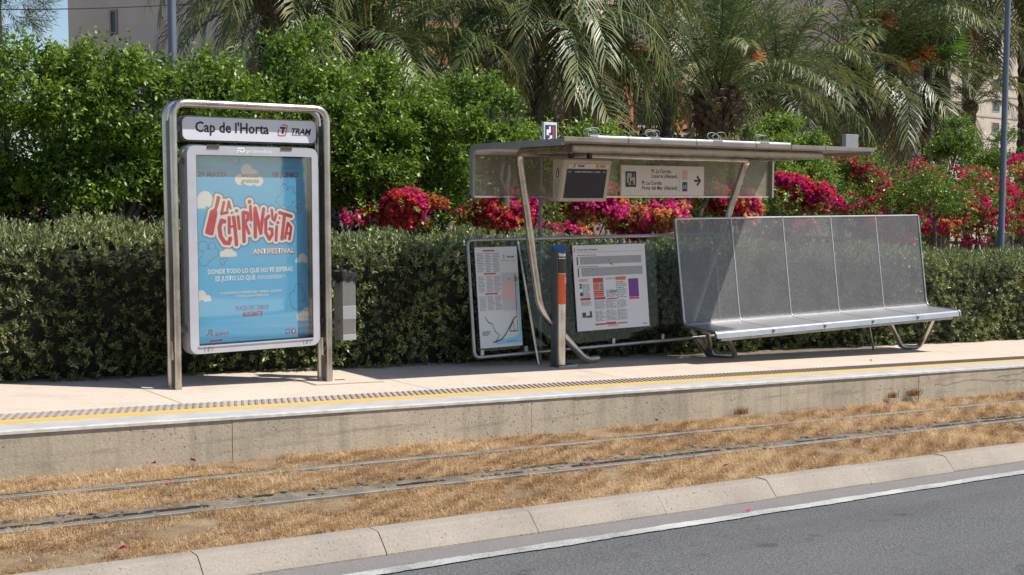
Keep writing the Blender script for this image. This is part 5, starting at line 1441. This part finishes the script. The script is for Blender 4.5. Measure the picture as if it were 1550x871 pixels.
# ---- bougainvillea along the garden wall
BG = 'bougainvillea bushes along the garden wall'
def bougainvillea(label, x, y, lobes, ng, nf, hue, spread=.06, bottom=-.6):
    if y < 15.4:      # these sprawl forward, close behind the hedge
        k = .885; x *= k; y *= k
        ng = int(ng * .45); nf = int(nf * 1.7)
        lobes = [(a * k, b * k, 1.522 + (c - 1.522) * k, r * k * 1.12, q * k * 1.1) for a, b, c, r, q in lobes]
    z0 = gz(x, -.05); t = thing('bougainvillea', label, 'flowering shrub', (x, y, z0), BG)
    m = MB()
    for l in lobes: limb(m, (x + random.uniform(-.1, .1), y, z0), (l[0], l[1], l[2]), .03, .008, .12)
    m.build('stems', BARK, t)
    P, D, ff = lobe_points(clumps(lobes, 6, .5), ng, (.4, 1.05), .9, bottom)
    V, F, T = spray_leaves(P, D, 9, .22, .066, .034, (.5, 1.2), .15, np.clip(.5 + .1 * ff + rng.normal(0, .15, len(P)), 0, 1), .12)
    tag(link('foliage', np_mesh('foliage', V - np.array(t.location), F, LEAF, T), t), kind='stuff')
    P, D, ff = lobe_points(clumps(lobes, 7, .40), nf * 5, (.72, 1.16), 3.0, bottom)
    f2 = np.sin(P[:, 0] * 4.3 + 1.3 * np.sin(P[:, 2] * 3.1)) + np.sin(P[:, 2] * 6.1 + P[:, 0] * 2.7)
    sel = np.argsort(-f2 + rng.normal(0, .22, len(P)))[:int(nf * 1.9)]; P, D, f2 = P[sel], D[sel], f2[sel]
    h = np.array(hue)[((np.sin(P[:, 0] * 3.7 + 2) + np.sin(P[:, 2] * 7 + P[:, 0] * 5.0) + rng.normal(0, .2, len(P))) * .9 + len(hue) / 2).clip(0, len(hue) - 1).astype(int)]
    V, F, T = spray_leaves(P, D, 13, .07, .042, .038, (.4, 1.5), .05, np.clip(h + rng.normal(0, spread * .5, len(P)), 0, 1), spread * .5)
    tag(link('bracts', np_mesh('bracts', V - np.array(t.location), F, FLOWER, T), t), kind='stuff')
    return t
def row(xa, xb, y, za, zb_, r, n, seed):
    q = random.Random(seed)
    return [(xa + (xb - xa) * (k + .5) / n + q.uniform(-.1, .1), y + q.uniform(-.25, .15), za + (zb_ - za) * q.random(), r * q.uniform(.8, 1.15), r * q.uniform(.6, .9)) for k in range(n)]
bougainvillea('scarlet bougainvillea nearest the totem, low over the hedge', 9.0, 15.3, row(8.5, 9.7, 15.2, 1.12, 1.35, .32, 7, 1), 200, 420, [.62, .72, .55, .66, .8])
bougainvillea('red and orange bougainvillea sprawling left of the shelter', 10.1, 15.3, row(9.6, 10.8, 15.2, 1.05, 1.32, .32, 7, 2), 190, 420, [.62, .84, .66, .78, .6])
bougainvillea('round magenta bougainvillea beside the grey trunk under the roof', 11.0, 15.3, row(10.7, 11.7, 15.2, 1.08, 1.35, .36, 6, 3), 170, 520, [.45, .5, .3, .5])
bougainvillea('pink and apricot bougainvillea below the passenger screen', 12.3, 15.3, row(11.6, 13.2, 15.2, 1.0, 1.38, .40, 9, 4), 300, 760, [.5, .95, .47, .97, .82])
bougainvillea('magenta and apricot bougainvillea below the direction sign', 14.0, 15.3, row(13.0, 15.0, 15.2, 1.0, 1.42, .42, 10, 5), 320, 900, [.48, .5, .95, .45, .8])
bougainvillea('pink and orange bougainvillea by the forked grey trunk', 15.7, 15.3, row(14.8, 16.5, 15.2, 1.0, 1.48, .43, 9, 6), 300, 640, [.5, .92, .48, .97, .6])
bougainvillea('red and yellow-orange bougainvillea by the right shelter leg', 17.2, 15.3, row(16.4, 17.9, 15.2, 1.0, 1.55, .48, 6, 7), 420, 560, [.62, .95, .3, .62, .9])
bougainvillea('tall green bougainvillea with few crimson clusters above the bench', 18.9, 15.6, row(17.8, 19.8, 15.5, 1.1, 2.15, .55, 11, 8), 1400, 460, [.3, .6, .3])
bougainvillea('crimson and green bougainvillea above the bench right end', 20.8, 15.6, row(19.7, 21.6, 15.5, .9, 1.95, .52, 10, 9), 800, 760, [.25, .35, .62, .3])
bougainvillea('mixed crimson and orange bougainvillea left of the thin street tree', 22.6, 15.7, row(21.5, 23.4, 15.6, .95, 1.9, .50, 10, 10), 700, 620, [.3, .62, .95, .25])
bougainvillea('crimson bougainvillea beside the right lamp post', 24.2, 15.8, row(23.3, 25.1, 15.7, .8, 1.8, .50, 9, 11), 550, 720, [.25, .6, .3])
bougainvillea('red and orange bougainvillea at the right edge of the view', 26.2, 15.9, row(25.0, 27.6, 15.8, .7, 2.2, .58, 12, 12), 700, 900, [.6, .97, .3, .92, .25])

# thin street trees between the hedge and the wall
ST = 'thin grey-trunked street trees'
broad_tree('street_tree', 'straight grey street tree trunk under the roof left end', 'tree', ST, 9.27, 12.95, [(9.2, 13.3, 2.4, .40, .3), (9.5, 13.3, 2.7, .3, .25)], 450, sub=0, fork=1.6, trunk_r=.085)
broad_tree('street_tree', 'forked grey street tree behind the left end of the bench', 'tree', ST, 12.72, 12.95, [(12.4, 13.1, 2.0, .36, .22), (13.1, 13.0, 1.95, .36, .22)], 260, sub=0, fork=1.2, trunk_r=.07, clump=.7)
broad_tree('street_tree', 'thin young street tree right of the bench with airy crown', 'tree', ST, 20.3, 14.3, [(20.0, 14.3, 1.55, .55, .35), (20.7, 14.3, 1.5, .5, .32), (20.3, 14.4, 1.85, .45, .3)], 700, sub=0, fork=.95, trunk_r=.05, clump=.6, leaf=(.05, .025))
# far dark trees that close the view
DG = 'dark evergreen trees at the back of the garden'
for i, (x, y, z, r, lab) in enumerate(((17.0, 29, 3.0, 2.6, 'dark evergreen tree behind the totem palms'), (24.0, 30, 2.6, 2.6, 'dark evergreen tree behind the slim palms'), (31.5, 31, 3.4, 3.2, 'dark evergreen tree behind the bushy palm'), (38.0, 31, 3.0, 3.0, 'dark evergreen tree behind the arching palm'), (10.5, 29, 2.6, 2.3, 'dark evergreen tree below the beige tower'))):
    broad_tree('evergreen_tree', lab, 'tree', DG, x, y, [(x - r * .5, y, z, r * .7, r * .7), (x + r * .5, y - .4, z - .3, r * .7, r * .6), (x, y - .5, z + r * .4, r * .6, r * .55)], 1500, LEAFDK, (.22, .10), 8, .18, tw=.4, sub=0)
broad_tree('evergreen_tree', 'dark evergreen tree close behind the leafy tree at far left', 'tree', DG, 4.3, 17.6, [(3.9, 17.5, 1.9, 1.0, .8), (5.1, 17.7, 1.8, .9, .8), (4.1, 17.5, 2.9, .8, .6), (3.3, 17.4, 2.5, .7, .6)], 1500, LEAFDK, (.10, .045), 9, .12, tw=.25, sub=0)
# pine at the upper left
def pine():
    x, y = 6.9, 30.0; z0 = gz(x)
    t = thing('pine_tree', 'olive-green pine tree at the upper left corner beside blue sky', 'tree', (x, y, z0))
    m = MB(); limb(m, (x, y, z0), (x + .2, y, 8.5), .22, .08, .03); m.build('trunk', BARK, t)
    lob = [(x - .9, y, 5.2, 1.0, .6), (x + .2, y - .5, 5.9, .85, .6), (x - .4, y, 6.9, 1.2, .7), (x + .25, y, 7.6, .7, .5), (x - .9, y - .4, 4.3, 1.0, .5), (x - 1.8, y, 6.2, 1.0, .8)]
    P, D, ff = lobe_points(lob, 1700)
    V, F, T = spray_leaves(P, D, 14, .28, .26, .016, (.3, 1.1), .25, np.clip(.5 + .12 * ff + rng.normal(0, .2, len(P)), 0, 1), .1)
    tag(link('crown', np_mesh('crown', V - np.array(t.location), F, PINE, T), t), kind='stuff')
pine()

# ================================================================ WALL, LAMPS, BUILDINGS
gw = thing('garden_wall', 'low brown garden wall with pillars and a triangular lattice behind the hedge', 'wall', (14, 16.2, gz(14)))
WALLM = plain('garden_wall_render', (.27, .215, .175), .9, 0, .2, 4); LATT = plain('terracotta_lattice', (.24, .155, .12), .9, 0, .2, 6)
WY = 16.15
MB().bar(-2, 34, [(WY - .1, -.1), (WY - .1, 1.22), (WY + .1, 1.22), (WY + .1, -.1)]).build('wall_base', WALLM, gw)
xp = -1.0
while xp < 33:
    m = MB(); m.box(xp - .2, xp + .2, WY - .2, WY + .2, gz(xp, -.2), gz(xp, 1.75)); m.box(xp - .24, xp + .24, WY - .24, WY + .24, gz(xp, 1.752), gz(xp, 1.82)); m.build('pillar', WALLM, gw)
    m = MB(); a, b = xp + .22, xp + 2.18
    m.bar(a, b, [(WY - .06, 1.54), (WY - .06, 1.60), (WY + .06, 1.60), (WY + .06, 1.54)])
    k = a; up_ = True
    while k < b - .14:
        x0_, x1_ = (k, k + .14); za, zb2 = (1.224, 1.538) if up_ else (1.538, 1.224)
        m.add([(x0_, yy, gz(x0_, za)) for yy in (WY - .04, WY + .04)] + [(x0_ + .035, yy, gz(x0_, za)) for yy in (WY - .04, WY + .04)] + [(x1_, yy, gz(x1_, zb2)) for yy in (WY - .04, WY + .04)] + [(x1_ + .035, yy, gz(x1_, zb2)) for yy in (WY - .04, WY + .04)],
              [(0, 2, 6, 4), (1, 5, 7, 3), (0, 4, 5, 1), (2, 3, 7, 6)])
        k += .14; up_ = not up_
    tag(m.build('lattice', LATT, gw), kind='stuff')
    xp += 2.4

def lamp_post(x, y, r, label):
    t = thing('lamp_post', label, 'lamp post', (x, y, gz(x)), 'slim blue-grey lamp posts')
    LP = plain('lamp_post_paint', (.13, .15, .19), .45, .3, .08, 4)
    m = MB(); z0 = gz(x); m.tube([(x, y, z0), (x, y, z0 + .9), (x, y, z0 + .95), (x, y, z0 + 8)], [r * 1.25, r * 1.25, r, r * .8], 14); m.build('pole', LP, t)
    m = MB(); m.tube(fillet([(x, y, z0 + 7.9), (x, y, z0 + 8.4), (x, y - 1.4, z0 + 8.6)], .4, 6), r * .6, 10); m.build('arm', LP, t)
    m = MB(); m.box(x - .14, x + .14, y - 2.0, y - 1.35, z0 + 8.54, z0 + 8.66, c=.03); m.build('lamp_head', plain('lamp_head_grey', (.3, .3, .3), .5), t)
lamp_post(5.66, 15.2, .060, 'slim blue-grey lamp post rising left behind the totem')
lamp_post(20.47, 13.0, .058, 'slim blue-grey lamp post at the right, behind the hedge')

GLASSD = plain('dark_window_glass', (.03, .03, .04), .15, 0, .1); FRM = plain('window_frame_white', (.55, .52, .5), .5)
SHUT = plain('roller_shutter', (.33, .26, .21), .6, 0, .1, 5)
def facade_basis(x, y, nx_, ny_):
    n = Vector((nx_, ny_, 0)).normalized(); t = Vector((-n.y, n.x, 0))
    return n, t
def obox(mb, o, t, n, a0, a1, z0, z1, d0, d1):
    """box on a facade: a along t, d outwards along n"""
    vs = [o + t * a + n * d + Vector((0, 0, z)) for a in (a0, a1) for d in (d0, d1) for z in (z0, z1)]
    mb.add(vs, [(0, 1, 3, 2), (4, 6, 7, 5), (0, 4, 5, 1), (2, 3, 7, 6), (0, 2, 6, 4), (1, 5, 7, 3)])
def windows(t_, o, tt, n, lst, frame=FRM, glass=GLASSD, shutter=None):
    for (a0, a1, z0, z1) in lst:
        m = MB(); f = .07
        obox(m, o, tt, n, a0 - f, a0, z0 - f, z1 + f, .0, .05); obox(m, o, tt, n, a1, a1 + f, z0 - f, z1 + f, .0, .05); obox(m, o, tt, n, a0, a1, z0 - f, z0, .0, .06); obox(m, o, tt, n, a0, a1, z1, z1 + f, .0, .05)
        w_ = m.build('window', frame, t_)
        m = MB(); obox(m, o, tt, n, a0, a1, z0, z1, .003, .012); m.build('pane', glass, w_)
        if shutter:
            m = MB(); k = z1
            while k > z0 + (z1 - z0) * .35: obox(m, o, tt, n, a0, a1, k - .10, k - .015, .013, .035); k -= .11
            tag(m.build('shutter', shutter, w_), kind='stuff')

# beige tower behind the left trees: its shaded west face looks at us
g = N('tower_render'); f = g.noise(.35, 5); f2 = g.noise(6, 4)
g.base(g.mix(g.ramp(f2, [(.4, 0), (.8, .2)]), g.ramp(f, [(.3, (.54, .45, .385)), (.7, (.63, .53, .455))]), (.46, .38, .32))); g.set(.9)
TOWER = g.m
tb = thing('apartment_tower', 'plain beige apartment tower with one slit window at upper left', 'building', (15, 46, gz(15)))
n, tt = facade_basis(0, 0, -.86, -.51)
o = Vector((12.6, 45.0, 0))
m = MB(); obox(m, o, tt, n, 2.3, 17, -2, 22, -12, 0); obox(m, o, tt, n, 0, 2.3, -2, 22, -12, -.5); m.build('wall', TOWER, tb)
windows(tb, o, tt, n, [(2.42, 2.62, 7.25, 7.95), (2.42, 2.62, 10.2, 10.9)], frame=plain('slit_frame', (.30, .25, .22), .8), glass=GLASSD)
m = MB(); obox(m, o, tt, n, -.05, 17.05, 22.0, 22.6, -12.1, .1); m.build('roof_parapet', TOWER, tb)

# cream house behind the shelter
CREAMW = plain('house_cream', (.55, .45, .36), .9, 0, .1, 2); TERRA = plain('house_terracotta', (.42, .20, .11), .9, 0, .12, 2)
hs = thing('garden_house', 'low cream and terracotta house with roller shutters glimpsed through the trees', 'house', (23, 31, gz(23)))
o = Vector((14.5, 30.0, 0)); n = Vector((0.05, -1, 0)).normalized(); tt = Vector((1, .05, 0)).normalized()
m = MB(); obox(m, o, tt, n, 0, 20, -2, 3.6, -8, 0); m.build('wall', CREAMW, hs)
m = MB(); obox(m, o, tt, n, 4.0, 9.9, 3.45, 6.4, -6, -.25); obox(m, o, tt, n, 12, 18, 3.45, 6.4, -6, -.25); m.build('upper_wall', TERRA, hs)
m = MB(); obox(m, o, tt, n, -.2, 20.2, 3.602, 3.72, -8.2, .2); m.build('ledge', plain('ledge_white', (.62, .58, .54), .8), hs)
windows(hs, o, tt, n + Vector((0, 0, 0)), [(5.0, 6.4, 3.9, 5.2), (7.2, 8.8, 3.9, 5.2)], shutter=None) if False else None
o2 = o - n * .25
windows(hs, o2, tt, n, [(4.9, 6.3, 3.95, 5.3), (7.4, 9.0, 3.95, 5.3), (12.9, 14.4, 3.95, 5.3), (15.6, 17.2, 3.95, 5.3)], shutter=SHUT)
windows(hs, o, tt, n, [(2.0, 3.6, .9, 2.3), (9.0, 10.6, .9, 2.3), (14.0, 15.6, .9, 2.3)], shutter=SHUT)
m = MB(); obox(m, o, tt, n, 3.8, 18.2, 6.402, 6.6, -6.4, 0); m.build('roof', TERRA, hs)

# apartment block at the right: shaded west face and sunlit south face with windows
ab = thing('apartment_block', 'pale apartment block with dark windows behind the palms at upper right', 'building', (66, 45, gz(66)))
PALE = plain('block_render', (.52, .45, .37), .9, 0, .08, 1)
corner = Vector((142, 99, 0)); nw = Vector((-.995, -.1, 0)).normalized(); ns_ = Vector((.1, -.995, 0)).normalized()
tw_ = Vector((-.1, .995, 0)); ts_ = Vector((.995, .1, 0))
m = MB(); b0 = [corner, corner + ts_ * 45, corner + ts_ * 45 + tw_ * 30, corner + tw_ * 30]
m.add([q + Vector((0, 0, -8)) for q in b0] + [q + Vector((0, 0, 46)) for q in b0], [(0, 1, 5, 4), (1, 2, 6, 5), (2, 3, 7, 6), (3, 0, 4, 7), (4, 5, 6, 7)]); m.build('wall', PALE, ab)
m = MB(); wl = []
for k in range(14):
    z = 4.6 + 3.0 * k
    obox(m, corner, ts_, ns_, 0, 45, z - .9, z - .7, 0, .08)
    for a in (13.0, 24.0, 30.0, 38.0): wl.append((a, a + 2.0, z, z + 1.45))
m.build('floor_band', plain('band_tan', (.40, .33, .26), .9), ab)
windows(ab, corner, ts_, ns_, wl)
m = MB(); obox(m, corner, ts_, ns_, 5.0, 6.2, -8, 46, 0, .5); m.build('pilaster', PALE, ab)
m = MB(); obox(m, corner, ts_, ns_, -.1, 45.1, 46.0, 46.8, -30, .1); m.build('roof_parapet', PALE, ab)

# pink-beige flats far behind the palms
fb = thing('apartment_flats', 'pinkish beige flats in shade, seen in pieces between the palm crowns', 'building', (40, 50, gz(40)))
o = Vector((22.0, 55.0, 0)); n, tt = facade_basis(0, 0, -.62, -.78)
m = MB(); obox(m, o, tt, n, 0, 30, -4, 20, -10, 0); m.build('wall', TOWER, fb)
m = MB(); obox(m, o, tt, n, -.1, 30.1, 20, 20.6, -10.1, .1); m.build('roof_parapet', TOWER, fb)
wl = []
for z in (3.6, 6.8, 10.0, 13.2):
    for a in range(3, 28, 5): wl.append((a, a + 1.6, z, z + 1.5))
windows(fb, o, tt, n, wl, shutter=SHUT)
m = MB()
for z in (2.8, 6.0, 9.2, 12.4): obox(m, o, tt, n, 0, 30, z, z + .15, 0, .08)
m.build('floor_band', plain('band_tan', (.40, .33, .26), .9), fb)

# overhead cables at the upper left
oc = thing('overhead_cables', 'two dark overhead cables crossing in front of the beige tower', 'cable', (10, 26, 6))
for (za, zb3) in ((5.32, 6.2), (5.72, 6.6)):
    m = MB(); pts = [(6.0 + 6.5 * t, 26.5, za + (zb3 - za) * t + .35 * (t - .5) ** 2 - .09) for t in np.linspace(0, 1, 14)]; m.tube(pts, .011, 6); m.build('cable', BLACK, oc)
